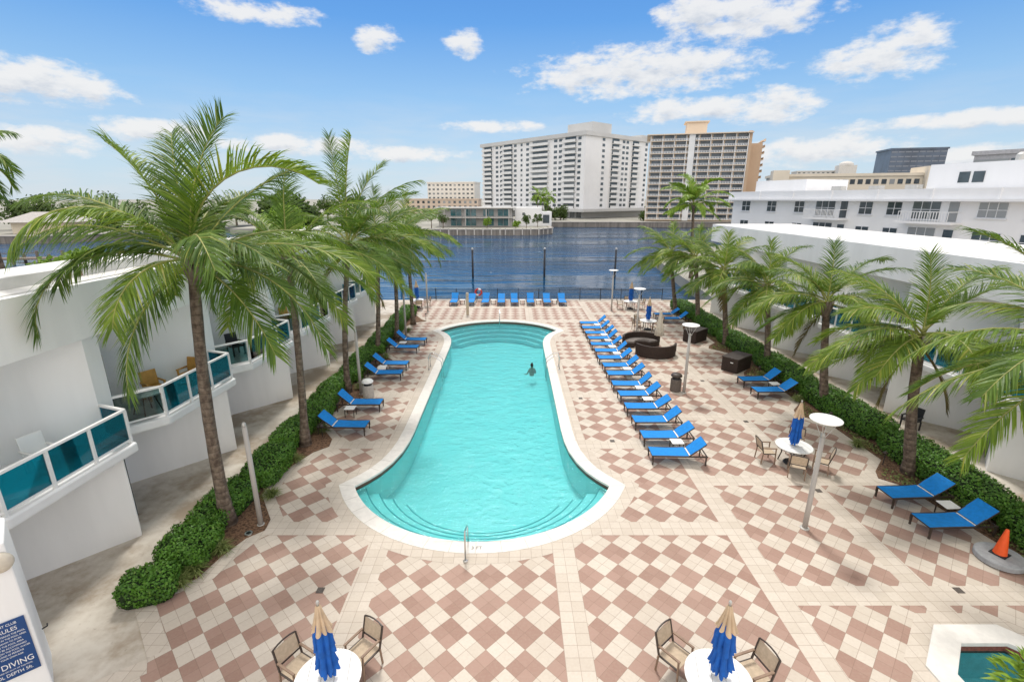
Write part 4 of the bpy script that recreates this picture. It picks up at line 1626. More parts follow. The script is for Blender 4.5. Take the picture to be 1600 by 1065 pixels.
tp, cp, up_ = make_table(), make_chair(), make_umb()
fst = [True, True, True]
SETS = [(-3.52, 7.05, R(10), 'at the lower left foreground', (64, 150)), (3.95, 7.05, R(-12), 'at the lower right foreground', (22, 128)), (10.46, 16.1, R(5), 'before the right hedge', (170, -110, -35, 55)),
        (10.25, 35.3, 0, 'behind the wicker sofas', (190, -60, 20, 120)), (10.6, 42.4, 0, 'at the far right waterfront', (180, 0, 90)), (-8.6, 43.0, 0, 'at the far left waterfront', (-70, 20, 110))]
CHAIRW = [['seen beyond the right side of', 'at the left of'], ['at the right of', 'at the left of'], ['at the left of', 'at the near side of', 'at the right of', 'behind'], ['at the left of', 'at the near side of', 'at the right of', 'behind'], ['at the left of', 'at the right of', 'behind'], ['at the near side of', 'at the right of', 'behind']]
for i, (x, y, rz, wh, ca) in enumerate(SETS):
    t = tp if fst[0] else copy_tree(tp)
    fst[0] = False
    place(t, (x, y, 0), rz, 'round white slatted dining table ' + wh, 'round white dining tables')
    u = up_ if fst[2] else copy_tree(up_)
    fst[2] = False
    place(u, (x, y, 0), rz * 3 + i, 'closed blue umbrella with tan top ' + wh, 'closed blue umbrellas')
    for j, a in enumerate(ca):
        c = cp if fst[1] else copy_tree(cp)
        fst[1] = False
        ra = R(a)
        place(c, (x + .92 * cos(ra), y + .92 * sin(ra), 0), ra + pi + R(rr.uniform(-8, 8)), 'tan chair ' + CHAIRW[i][j] + ' the table ' + wh, 'tan dining chairs around the tables')

# cream umbrella by the sofas
u = thing('cream_umbrella', (9.55, 30.2, 0), 0, 'closed cream market umbrella standing beside the wicker sofas', 'umbrella')
MB().tube([(0, 0, 0), (0, 0, 2.75)], .024, 10).build('pole', BRONZE, u)
MB().lathe([(.02, 2.7), (.07, 2.5), (.14, 2.0), (.2, 1.5), (.27, 1.02), (.2, .98), (.03, 1.1)], 40, wav=lambda t, i: .2 * cos(8 * t + .1 * i)).build('canopy', CREAMC, u, smooth=True)
MB().lathe([(.28, 0), (.28, .05), (.06, .09), (.04, .2)], 20).build('base_weight', DARKM, u)


# curved wicker sofas
def sofa(c, a0, a1, r0, label):
    root = thing('wicker_sofa', (c[0], c[1], 0), 0, label, 'sofa', 'curved wicker sofas')

    def arcpoly(ra, rb, n=18, pad=0.0):
        A = [(ra * cos(R(a0 + pad + (a1 - a0 - 2 * pad) * k / n)), ra * sin(R(a0 + pad + (a1 - a0 - 2 * pad) * k / n))) for k in range(n + 1)]
        B = [(rb * cos(R(a0 + pad + (a1 - a0 - 2 * pad) * k / n)), rb * sin(R(a0 + pad + (a1 - a0 - 2 * pad) * k / n))) for k in range(n + 1)]
        return B + A[::-1]
    MB().prism(arcpoly(r0 - .02, r0 + .78), .03, .30).build('base', WICKER, root)
    MB().prism(arcpoly(r0 + .66, r0 + .80), .302, .78).build('backrest', WICKER, root, bevel=.03)
    MB().prism(arcpoly(r0, r0 + .64, pad=2), .303, .42).build('seat_cushion', CUSH, root, bevel=.04)
    return root


sofa((8.65, 30.6), 20, 175, .55, 'curved dark wicker sofa facing the camera, farther of two')
sofa((9.1, 29.55), 195, 345, .55, 'curved dark wicker sofa with its back to the camera')


def chest(c, rz, size, label):
    root = thing('storage_box', (c[0], c[1], 0), rz, label, 'storage box', 'dark wicker storage boxes')
    MB().box((0, 0, size[2] / 2 - .03), (size[0], size[1], size[2] - .06)).build('chest', WICKER, root, bevel=.01)
    MB().box((0, 0, size[2] - .025), (size[0] + .05, size[1] + .05, .07)).build('lid', mat('dark_brown_lid', (.05, .037, .03), .5, .15, 8), root, bevel=.015)
    MB().box((.12 + 0, -size[1] / 2 - .012, size[2] * .68), (.16, .02, .05)).build('handle', TABLEW, root)


chest((13.0, 26.5), R(-52), (.95, 1.55, .85), 'dark wicker storage box nearer the camera by the right hedge')
chest((12.75, 32.4), R(-50), (.95, 1.5, .85), 'dark wicker storage box farther from the camera by the right hedge')


# ------------------------------------------------------------------ lamp posts and poles
def make_lamp():
    root = thing('lamp_post', (0, 0, 0), 0, 'x', 'lamp post')
    MB().tube([(0, 0, 0), (0, 0, 1.0), (0, 0, 3.02)], [.075, .07, .065], 16).build('post', POLEW, root, smooth=True)
    MB().lathe([(.13, 0), (.13, .02), (.1, .04)], 16).build('base_plate', GALV, root)
    MB().lathe([(.03, 3.02), (.06, 3.05), (.05, 3.14), (0, 3.15)], 14).build('lamp_head', GALV, root, smooth=True)
    for k in range(4):
        a = pi / 4 + k * pi / 2
        MB().tube([(.05 * cos(a), .05 * sin(a), 3.03), (.30 * cos(a), .30 * sin(a), 3.55)], .011, 6).build('strut', GALV, root)
    MB().lathe([(.40, 3.555), (.41, 3.565), (.41, 3.585), (.36, 3.60), (0, 3.615)], 36).build('reflector_disc', TABLEW, root, smooth=False)
    return root


lp = make_lamp()
for i, (x, y, lab) in enumerate(((8.8, 12.36, 'nearest the camera'), (8.76, 22.9, 'with a bin at its foot'), (8.77, 32.8, 'beside the wicker sofas'), (8.77, 41.7, 'near the waterfront fence'))):
    o = lp if i == 0 else copy_tree(lp)
    place(o, (x, y, 0), R(10 * i), 'white disc lamp post right of the pool, ' + lab, 'disc lamp posts')

for i, (x, y, lab) in enumerate(((-7.62, 12.5, 'nearest bare pale post by the nearest palm'), (-7.63, 22.7, 'bare pale post beside the left bin'), (-7.63, 33.5, 'bare pale post beside the far left bed'), (-7.35, 41.2, 'farthest bare pale post by the waterfront'))):
    if i == 0:
        pproto = thing('pole', (0, 0, 0), 0, 'x', 'post')
        MB().tube([(0, 0, 0), (0, 0, 3.28)], [.075, .068], 16).build('post', POLEW, pproto, smooth=True)
        MB().lathe([(.035, 3.28), (.06, 3.31), (.055, 3.38), (.02, 3.42), (0, 3.42)], 12).build('cap', GALV, pproto, smooth=True)
        MB().lathe([(.13, 0), (.13, .02), (.1, .04)], 16).build('base_plate', GALV, pproto)
        o = pproto
    else:
        o = copy_tree(pproto)
    place(o, (x, y, .0), 0, lab, 'bare poles along the left bed')
sh = thing('shower_post', (-3.78, 40.2, 0), 0, 'short tan outdoor shower post before the life ring', 'shower')
MB().box((0, 0, .95), (.22, .22, 1.9)).build('column', mat('tan_post', (.48, .41, .31), .8, .1, 4), sh, bevel=.02)
MB().tube([(0, -.11, 1.7), (0, -.3, 1.82), (0, -.36, 1.76)], .02).build('shower_head', STEEL, sh)
MB().lathe([(0, 0), (.03, 0), (.03, .05), (0, .05)], 10, (0, -.13, 1.1)).build('valve', STEEL, sh)


def bin_(c, body, lid, label):
    root = thing('trash_bin', (c[0], c[1], 0), 0, label, 'bin', 'deck bins')
    MB().lathe([(.25, 0), (.27, .02), (.27, .64), (.25, .66)], 24).build('body', body, root, smooth=False)
    MB().lathe([(.20, .66), (.20, .80)], 24).build('opening', DARKM, root)
    MB().lathe([(.28, .80), (.28, .86), (.22, .93), (.1, .96), (0, .965)], 24).build('lid', lid, root, smooth=False)


bin_((-7.15, 22.35), mat('pebble_panel', (.46, .43, .39), .9, .3, 40), TABLEW, 'round pale bin with white lid beside a post left of the pool')
bin_((8.42, 23.2), mat('dark_taupe', (.13, .11, .095), .7, .2, 12), BRONZE, 'dark taupe bin at the foot of a lamp post on the right')


# ------------------------------------------------------------------ pool rails, ladder rails
def rail(name, paths, r, label, loc, rz=0, cross=()):
    root = thing(name, loc, rz, label, 'handrail', 'stainless pool handrails')
    for p in paths:
        # rounded corners
        q = []
        for i, a in enumerate(p):
            a = Vector(a)
            if 0 < i < len(p) - 1:
                pa, pb = Vector(p[i - 1]), Vector(p[i + 1])
                e1 = a + (pa - a).normalized() * .09
                e2 = a + (pb - a).normalized() * .09
                for k in range(5):
                    t = k / 4
                    q.append(tuple(e1 * (1 - t) ** 2 + a * 2 * t * (1 - t) + e2 * t * t))
            else:
                q.append(tuple(a))
        MB().tube(q, r, 10).build('rail', STEEL, root, smooth=True)
        MB().lathe([(.06, .0), (.06, .02), (.03, .035)], 14, (p[0][0], p[0][1], .002)).build('escutcheon', STEEL, root)
    for a, b in cross:
        MB().tube([a, b], r * .8, 8).build('crossbar', STEEL, root)
    return root


rail('pool_handrail', [[(0, 0, 0), (0, .05, .92), (0, .7, .62), (0, 1.0, -.6)]], .024, 'steel grab rail at the front pool steps beside the depth marking', (-1.27, 10.95, .02))
rail('pool_handrail', [[(0, 0, 0), (0, -.05, .92), (0, -.7, .62), (0, -1.0, -.6)]], .024, 'steel grab rail at the far end of the pool', (-1.0, 38.3, .02))
for sx, lab, x0 in ((-1, 'pair of steel rails at the left side of the pool', -4.18), (1, 'pair of steel rails at the right side of the pool', 2.12)):
    ps = []
    for dy_ in (-.28, .28):
        ps.append([(sx * .62, dy_, 0), (sx * .62, dy_, .82), (sx * .35, dy_, .86), (-sx * .12, dy_, .5), (-sx * .14, dy_, -.7)])
    rail('pool_handrail', ps, .022, lab, (x0, 26.6, .02), 0)
rail('spa_handrail', [[(0, 0, 0), (0, 0, .8), (.32, .08, .8), (.62, .15, .45), (.64, .15, -.5)]], .024, 'steel rail at the spa edge in the lower right corner', (9.2, 6.55, .05), R(20))

# cone on concrete disc
dsc = MB().lathe([(.52, 0), (.55, .02), (.55, .14), (.53, .165), (0, .17)], 40).build('concrete_disc', GREYC, smooth=False)
dsc.location = (13.35, 11.02, .012)
tag(dsc, 'round grey concrete umbrella base carrying the orange cone', 'concrete base')
cn = thing('traffic_cone', (13.35, 11.05, .183), R(25), 'orange traffic cone standing on the round concrete base', 'cone')
MB().box((0, 0, .014), (.36, .36, .028)).build('foot', DARKM, cn, bevel=.01)
MB().lathe([(.155, .028), (.15, .05), (.092, .46), (.042, .76), (.034, .775), (.0, .778)], 28).build('cone_body', ORANGE, cn, smooth=False)

# deck drains
dr_ = MB().box((0, 0, 0), (.18, .18, .012))
for i, (x, y, lab) in enumerate(((-4.85, 9.95, 'left of the front umbrella'), (4.95, 8.9, 'right of the centre in the foreground'), (11.3, 9.95, 'near the spa'), (10.4, 14.3, 'near the foot of the nearest lamp'), (4.1, 17.8, 'near the nearest row lounger'), (10.35, 24.6, 'beside the bin lamp'), (10.4, 19.6, 'left of the middle right loungers'), (3.4, 22.2, 'beside the row of loungers'))):
    o = dr_.build('drain_grate', mat('drain_metal', (.09, .075, .065), .6, .4, 30)) if i == 0 else o.copy()
    if i:
        COL.objects.link(o)
    o.location = (x, y, .008)
    tag(o, 'small dark square deck drain ' + lab, 'drain', 'deck drains')
# in-ground light in the mulch
gl_ = thing('ground_light', (-7.75, 12.05, .03), 0, 'round steel ground light in the mulch by the nearest palm', 'light')
MB().lathe([(.11, 0), (.11, .05), (.07, .05), (.07, .03)], 20).build('ring', STEEL, gl_)
MB().lathe([(0, .028), (.07, .03)], 20).build('lens', GLASSC, gl_)

for i, (x, y, lab) in enumerate(((13.75, 15.9, 'beside the pale right palm trunk'), (13.9, 19.3, 'behind the dining table on the right'), (13.75, 25.3, 'beside the nearer storage box'), (-7.85, 18.1, 'by the head of the nearest left lounger'), (-7.0, 38.2, 'at the far end of the left bed'))):
    if i == 0:
        gp = thing('path_light', (0, 0, 0), 0, 'x', 'light')
        MB().tube([(0, 0, 0), (0, 0, .5)], .014, 8).build('stem', DARKM, gp)
        MB().lathe([(.02, .47), (.09, .50), (.085, .515), (.03, .57), (0, .575)], 16).build('shade', BRONZE, gp, smooth=True)
        o = gp
    else:
        o = copy_tree(gp)
    place(o, (x, y, .03), 0, 'small dark mushroom path light ' + lab, 'path lights in the planting beds')

# ------------------------------------------------------------------ waterfront fence with life ring
fn = thing('metal_fence', (0, 46.35, .03), 0, 'long black metal picket fence along the waterfront', 'fence')
for k in range(13):
    x = -9.4 + 24.0 * k / 12
    MB().box((x, 0, .57), (.06, .06, 1.14)).build('post', DARKM, fn)
pk = MB()
x = -9.3
while x < 14.5:
    pk.box((x, 0, .57), (.016, .016, .98))
    x += .115
pk.build('pickets', DARKM, fn)
for z in (.10, 1.02):
    MB().box((2.6, 0, z), (24.0, .045, .04)).build('rail', DARKM, fn)
lr = thing('life_ring', (-3.25, 46.22, .82), 0, 'red and white life ring hanging on the waterfront fence', 'life ring')
for k in range(8):
    a0, a1 = k * pi / 4, (k + 1) * pi / 4
    MB().tube([(.30 * cos(a0 + (a1 - a0) * t / 4), 0, .30 * sin(a0 + (a1 - a0) * t / 4)) for t in range(5)], .085, 10).build('ring_segment', RED if k % 2 == 0 or k in (3, 7) else TABLEW, lr, smooth=True)

# ------------------------------------------------------------------ swimmer
def swimmer(loc, rz):
    root = thing('person', loc, rz, 'person with dark hair swimming in the pool, head above water', 'person')
    mb = MB()
    # loft of rings: chest - shoulders - neck - head   (rx, ry, y offset, z)
    rings = [(.14, .10, 0, -.55), (.16, .11, 0, -.40), (.19, .115, 0, -.25), (.205, .10, 0, -.14), (.15, .08, .0, -.085), (.062, .06, 0, -.055), (.055, .056, .0, -.01), (.060, .070, -.012, .02), (.070, .088, -.012, .06),
             (.075, .096, -.006, .11), (.074, .098, 0, .15), (.064, .086, .004, .19), (.038, .052, .006, .22), (.004, .006, .006, .232)]
    n_ = 20
    for rx, ry, oy, z in rings:
        for k in range(n_):
            t = 2 * pi * k / n_
            x, y = rx * cos(t), ry * sin(t) + oy
            if .055 < z < .13 and abs(t - 1.5 * pi) < .3:
                y -= .016 * (1 if z > .1 or z < .07 else 1.6)
            mb.v.append((x, y, z))
    for i in range(len(rings) - 1):
        for k in range(n_):
            k2 = (k + 1) % n_
            mb.face([i * n_ + k, i * n_ + k2, (i + 1) * n_ + k2, (i + 1) * n_ + k])
    for sx in (-1, 1):                       # arms sculling out sideways under the surface
        mb.tube([(sx * .17, 0, -.16), (sx * .23, -.02, -.30), (sx * .27, -.06, -.44), (sx * .30, -.24, -.52), (sx * .31, -.33, -.54)], [.055, .05, .042, .03, .026], 8)
        for q in range(5):
            a = -.5 + .25 * q
            mb.tube([(sx * .31, -.33, -.54), (sx * (.31 + .05 * sin(a)), -.38, -.545), (sx * (.31 + .09 * sin(a)), -.41 - .012 * (2 - abs(q - 2)), -.55)], [.012, .010, .006], 6)
    mb.build('body', SKIN, root, smooth=True)
    hb = MB()
    for i, (rx, ry, oy, z) in enumerate([(.080, .100, .01, .03), (.084, .106, .008, .10), (.083, .108, .004, .155), (.072, .095, .005, .20), (.045, .06, .006, .235), (.003, .004, .006, .248)]):
        for k in range(n_):
            t = 2 * pi * k / n_
            y = ry * sin(t) + oy
            if i < 2:
                y = max(y, -.03)
            hb.v.append((rx * cos(t), y, z))
    for i in range(5):
        for k in range(n_):
            k2 = (k + 1) % n_
            hb.face([i * n_ + k, i * n_ + k2, (i + 1) * n_ + k2, (i + 1) * n_ + k])
    hb.lathe([(.0, .20), (.035, .215), (.045, .25), (.03, .285), (0, .295)], 12, (0, .05, 0))
    hb.build('hair', HAIR, root, smooth=True)
    fe = MB()
    for sx in (-1, 1):
        fe.lathe([(0, -.009), (.012, 0), (0, .009)], 8, (sx * .03, -.098, .118))
    fe.build('eyes', HAIR, root)
    for sx in (-1, 1):
        MB().lathe([(0, -.03), (.014, 0), (0, .03)], 8, (sx * .079, .0, .105)).build('ear', SKIN, root)
    return root


swimmer((1.2, 27.6, -.26), R(200))

# ------------------------------------------------------------------ balcony furniture (left)
def round_table_small(c, z, label):
    root = thing('balcony_table', (c[0], c[1], z), 0, label, 'table')
    MB().lathe([(0, .68), (.5, .68), (.52, .70), (.5, .72), (0, .72)], 30).build('tabletop', TABLEW, root)
    for k in range(4):
        a = k * pi / 2 + .4
        MB().tube([(.4 * cos(a), .4 * sin(a), 0), (.2 * cos(a), .2 * sin(a), .68)], .018, 6).build('leg', DARKM, root)


round_table_small((-11.75, 14.35), 2.862, 'round white table behind the clear glass of the left balcony')


def wood_chair(c, z, rz, m, label, name='balcony_chair'):
    root = thing(name, (c[0], c[1], z), rz, label, 'chair', 'balcony chairs')
    MB().box((0, 0, .42), (.5, .5, .06)).build('seat', m, root, bevel=.02)
    MB().box((-.26, 0, .70), (.06, .52, .52), 0, R(-10)).build('backrest', m, root, bevel=.02)
    for s_ in (-1, 1):
        MB().box((0, s_ * .27, .60), (.5, .06, .05)).build('armrest', m, root, bevel=.01)
        for x in (-.22, .22):
            MB().box((x, s_ * .25, .30 if x > 0 else .2), (.05, .05, .6 if x > 0 else .4)).build('leg', m, root)


wood_chair((-12.35, 15.55), 2.862, R(-30), YWOOD, 'honey wood armchair on the left balcony nearest the palm trunk')
wood_chair((-12.0, 16.9), 2.862, R(-100), YWOOD, 'honey wood armchair at the far end of the left balcony')
wood_chair((-11.9, 10.9), 2.862, R(-20), TABLEW, 'white plastic armchair behind blue glass on the nearest balcony')
wood_chair((-12.2, 20.4), 2.862, R(-30), DARKM, 'dark metal armchair on the third balcony from the camera')
wood_chair((-12.3, 25.7), 2.862, R(-30), YWOOD, 'honey wood armchair on the fourth balcony from the camera')
wood_chair((17.1, 18.9), -.01, R(200), DARKM, 'dark armchair on the right walkway beside the white wall', 'walkway_chair')

# ------------------------------------------------------------------ lagoon: pilings, seawalls, dock
for i, (x, y, top, lab) in enumerate(((-5.6, 69, 2.6, 'second from the left'), (4.65, 69.5, 2.6, 'in the middle'), (14.7, 69, 2.6, 'rightmost'), (-14.8, 64, 2.2, 'leftmost, between the palm trunks'))):
    p_ = thing('mooring_piling', (x, y, -2.0), 0, 'dark mooring piling standing in the lagoon, ' + lab, 'piling', 'mooring pilings in the lagoon')
    MB().tube([(0, 0, 0), (0, 0, top + 2.0)], [.15, .13], 12).build('pile', mat('piling_dark', (.05, .05, .055), .8, .3, 2), p_, smooth=True)
    MB().lathe([(.17, 0), (.17, .15), (0, .32)], 12, (0, 0, top + 2.0)).build('cap', mat('piling_cap', (.42, .42, .42), .6), p_)


def seawall(pts, label, posts=True, z1=.55, group=None, h=1.9):
    root = thing('seawall', (0, 0, 0), 0, label, 'seawall', group)
    w_ = MB()
    cp_ = MB()
    ps = []
    for i in range(len(pts) - 1):
        a, b = Vector(pts[i]), Vector(pts[i + 1])
        w_.bar((a.x, a.y, z1 - h / 2 - .12), (b.x, b.y, z1 - h / 2 - .12), .5, h)
        cp_.bar((a.x, a.y, z1 + .0), (b.x, b.y, z1 + .0), .9, .22)
        L = (b - a).length
        k = 0.0
        while k < L and posts:
            ps.append(a.lerp(b, k / L))
            k += 2.6
    w_.build('wall_face', SEAW, root)
    cp_.build('cap', SEAWALLP, root)
    for q in ps[:60]:
        MB().box((q.x, q.y - .4, z1 - .7), (.35, .35, 2.0)).build('pile', SEAWALLP, root)


seawall([(-40, 151.7), (-2, 150.2), (8.2, 151.6), (12.8, 158), (12.3, 170)], 'seawall with pale piles around the flat roofed house point')
seawall([(10, 195.6), (60, 193), (130, 189.6), (230, 112)], 'long dark seawall below the white and tan towers', False, .75)
seawall([(-400, 117.6), (-118, 123.6), (-97.6, 139.8)], 'dark seawall of the far left shore', False)
dk = thing('wooden_dock', (-84, 84, -1.3), R(6), 'weathered wooden dock with posts at the far left', 'dock')
MB().box((0, 0, .9), (22, 2.4, .25)).build('planking', WOOD, dk)
for x in (-9, -5, -1, 3, 7, 10.6):
    for s_ in (-1, 1):
        MB().tube([(x, s_ * 1.2, -1.0), (x, s_ * 1.2, 2.3 if s_ < 0 else 1.5)], .22, 8).build('post', WOOD, dk)
MB().box((-3, -1.1, 1.9), (14, .1, .12)).build('rail', WOOD, dk)
bh = thing('boathouse', (-128, 138, .4), R(8), 'low pale roofed boathouse on the far left shore', 'boathouse')
MB().box((0, 0, 1.5), (14, 8, 3)).build('wall', CREAMB, bh)
rf = MB()
rf.add([(-9, -6, 3.0), (9, -6, 3.0), (9, 6, 3.0), (-9, 6, 3.0), (-4, 0, 5.6), (4, 0, 5.6)], [(0, 1, 5, 4), (1, 2, 5), (2, 3, 4, 5), (3, 0, 4), (3, 2, 1, 0)])
rf.build('roof', mat('pale_roof', (.42, .40, .38), .8), bh)
rng = random.Random(8)
FT = [(-136, 150, 9, 5), (-124, 152, 8, 4.5), (-150, 152, 10, 5.5), (-113, 150, 9, 5), (-104, 160, 10, 5), (-97, 175, 10, 5.5), (-165, 150, 9, 5), (-92, 200, 11, 6), (-85, 230, 12, 6), (-75, 240, 12, 6), (-160, 170, 12, 6), (-140, 172, 12, 6)]
for i, (x, y, h, r) in enumerate(FT):
    broad_tree('shore_tree', (x, y), h, r, 'dark green tree on the far left shore, ' + ORD[i] + ' in the line', 300 + i, LEAF_T, 900, .9, .3, group='trees on the far left shore')

# house on the point
hs = thing('flat_roof_house', (-12.5, 168, .35), R(-2), 'grey two storey flat roofed waterfront house with teal glass', 'house')
HGREY = mat('house_grey', (.42, .41, .40), .8, .06, .3)
MB().box((0, 6, 3.0), (25, 10, 6.0)).build('wall', HGREY, hs)
MB().box((0, 4.6, 6.15), (27, 13, .3)).build('roof', mat('house_roof', (.52, .51, .49), .8), hs)
MB().box((1, -.6, 3.05), (24, 3.2, .3)).build('balcony', mat('house_roof2', (.48, .47, .45), .8), hs)
for x in (-6.5, -1.5, 4.5, 9.5):
    for z, hh in ((4.6, 2.2), (1.5, 2.4)):
        w_ = MB().box((x, .97, z), (3.6, .08, hh)).build('window', TEALWIN, hs)
        MB().box((x, .9, z), (.12, .06, hh)).build('mullion', HGREY, w_)
for x in (-10, -3, 4, 11.5):
    MB().box((x, -1.9, 3.0), (.3, .3, 5.4)).build('column', HGREY, hs)
hs2 = thing('white_house', (5.6, 172, .35), 0, 'white cubic waterfront house right of the grey house', 'house')
MB().box((0, 4, 3.1), (9, 9, 6.2)).build('wall', TOWERW, hs2)
MB().box((6.3, 4, 2.4), (3.6, 8, 4.8)).build('side_wing', TOWERW, hs2)
MB().box((-1.6, -.52, 4.1), (.9, .06, .9)).build('window', TEALGREY, hs2)
MB().box((6.2, -.02, 2.4), (2.2, .08, 2.8)).build('window', TEALGREY, hs2)
for i, (x, y, h, r, m) in enumerate(((-8, 158, 3.6, 1.5, LEAF_L), (4.5, 158, 4.6, 1.8, LEAF_T), (1.2, 157, 3.0, 1.4, LEAF_L), (8.5, 166, 4.6, 1.8, LEAF_T), (10.5, 178, 6, 2.4, LEAF_T), (-22, 158, 5.5, 2.3, LEAF_T), (-26, 160, 6.5, 2.6, LEAF_L))):
    broad_tree('garden_tree', (x, y), h, r, 'small garden tree on the house point, ' + ORD[i] + ' of several', 330 + i, m, 420, .45, .35, trunk_h=h * .4, group='garden trees on the house point')
for i, (x, y, t) in enumerate(((9.5, 190, 10.5), (11.6, 192, 9.5), (14.0, 196, 10.0))):
    palm('shore_palm', (x, y, .3), (x + .3, y, t), 'shore palm before the white tower, ' + ORD[i] + ' from the left', 400 + i, L=4.2, nf=16, leafL=1.2, nl=16, wid=.22, group='background palms', mats=LEAF_L)
for i, (x, y, h, r) in enumerate(((17, 214, 7.5, 4.0), (21, 216, 7, 4), (62, 214, 12, 5.5), (68, 217, 11, 5), (56, 208, 5.5, 3.2))):
    broad_tree('shore_tree', (x, y), h, r, 'dark tree at the foot of the white tower, ' + ORD[i] + ' from the left', 350 + i, LEAF_T, 900, .8, .5, group='trees below the towers')


# ------------------------------------------------------------------ towers
class Capped:
    """first 100 of a kind become parts, the rest one part"""
    def __init__(s, name, m, parent):
        s.name, s.m, s.p, s.n, s.rest = name, m, parent, 0, MB()

    def add(s, fn):
        s.n += 1
        if s.n <= 100:
            mb = MB()
            fn(mb)
            return mb.build(s.name, s.m, s.p)
        fn(s.rest)
        return None

    def done(s):
        if s.rest.v:
            s.rest.build(s.name, s.m, s.p)['kind'] = 'stuff'


def white_tower():
    t = thing('apartment_tower', (34, 240, .6), math.atan2(.756, -.655), 'wide white apartment tower with rows of balconies across the lagoon', 'tower')
    # local x runs along the left facade away from the corner; local -y... the right facade runs along -y
    LX, LY = 78.0, 50.0
    H0, FH, NFL = 4.2, 2.52, 13
    top = H0 + FH * NFL
    rng = random.Random(4)
    MB().box((LX / 2, -LY / 2, (H0 + top) / 2), (LX, LY, top - H0)).build('wall', TOWERW, t)
    MB().box((LX / 2, -LY / 2, top + .9), (LX + 2.0, LY + 2.0, 1.8)).build('roof_parapet', TOWERG, t)
    MB().box((10, -14, top + 4.2), (16, 14, 4.8)).build('roof_house', TOWERG, t)
    MB().box((3, -LY + 4, top + 2.4), (8, 8, 1.4)).build('roof_house', TOWERG, t)
    MB().box((LX / 2 - 4, -LY / 2 + 4, H0 - .6), (LX + 10, LY + 12, 1.2)).build('podium_roof', TOWERG, t)
    MB().box((LX / 2 - 2, -LY / 2 + 2, (H0 - 1.2) / 2), (LX + 3, LY + 4, H0 - 1.2)).build('podium', TOWERG, t)
    pdw = Capped('podium_opening', TEALGREY, t)
    for k in range(5):
        pdw.add(lambda mb, k=k: mb.box((-1 + 4.2 * k, 4.05, 1.5), (2.8, .12, 2.5)))
    wins = Capped('window', TEALGREY, t)
    bals = Capped('balcony', BALW, t)
    recs = []
    leftw = [(.045, 1.9), (.202, 2.2), (.246, 2.2), (.505, 2.2), (.566, 1.4), (.63, 2.0), (.784, 1.9), (.83, 2.2)]
    leftb = [(.065, .175), (.30, .474), (.652, .762), (.878, .988)]
    rightw = [(.264, 1.9), (.578, 2.0), (.64, 2.0), (.965, 1.8)]
    rightb = [(.379, .517), (.714, .843)]
    for f in range(NFL):
        z = H0 + FH * f
        for s_, w in leftw:
            wins.add(lambda mb: mb.box((s_ * LX, .02, z + 1.5), (w, .12, 1.25)))
        for s_, w in rightw:
            wins.add(lambda mb: mb.box((-.02, -s_ * LY, z + 1.5), (.12, w, 1.25)))
        for a, b in leftb:
            o = bals.add(lambda mb: (mb.box(((a + b) / 2 * LX, .72, z + .1), ((b - a) * LX, 1.4, .22)), mb.box(((a + b) / 2 * LX, 1.38, z + .7), ((b - a) * LX, .08, 1.0))))
            MB().box(((a + b) / 2 * LX, .03, z + 1.35), ((b - a) * LX * .8, .1, 2.1)).build('balcony_door', TEALGREY, o)
        for a, b in rightb:
            o = bals.add(lambda mb: (mb.box((-.72, -(a + b) / 2 * LY, z + .1), (1.4, (b - a) * LY, .22)), mb.box((-1.38, -(a + b) / 2 * LY, z + .7), (.08, (b - a) * LY, 1.0))))
            MB().box((-.03, -(a + b) / 2 * LY, z + 1.35), (.1, (b - a) * LY * .8, 2.1)).build('balcony_door', TEALGREY, o)
    wins.done()
    bals.done()
    return t


white_tower()


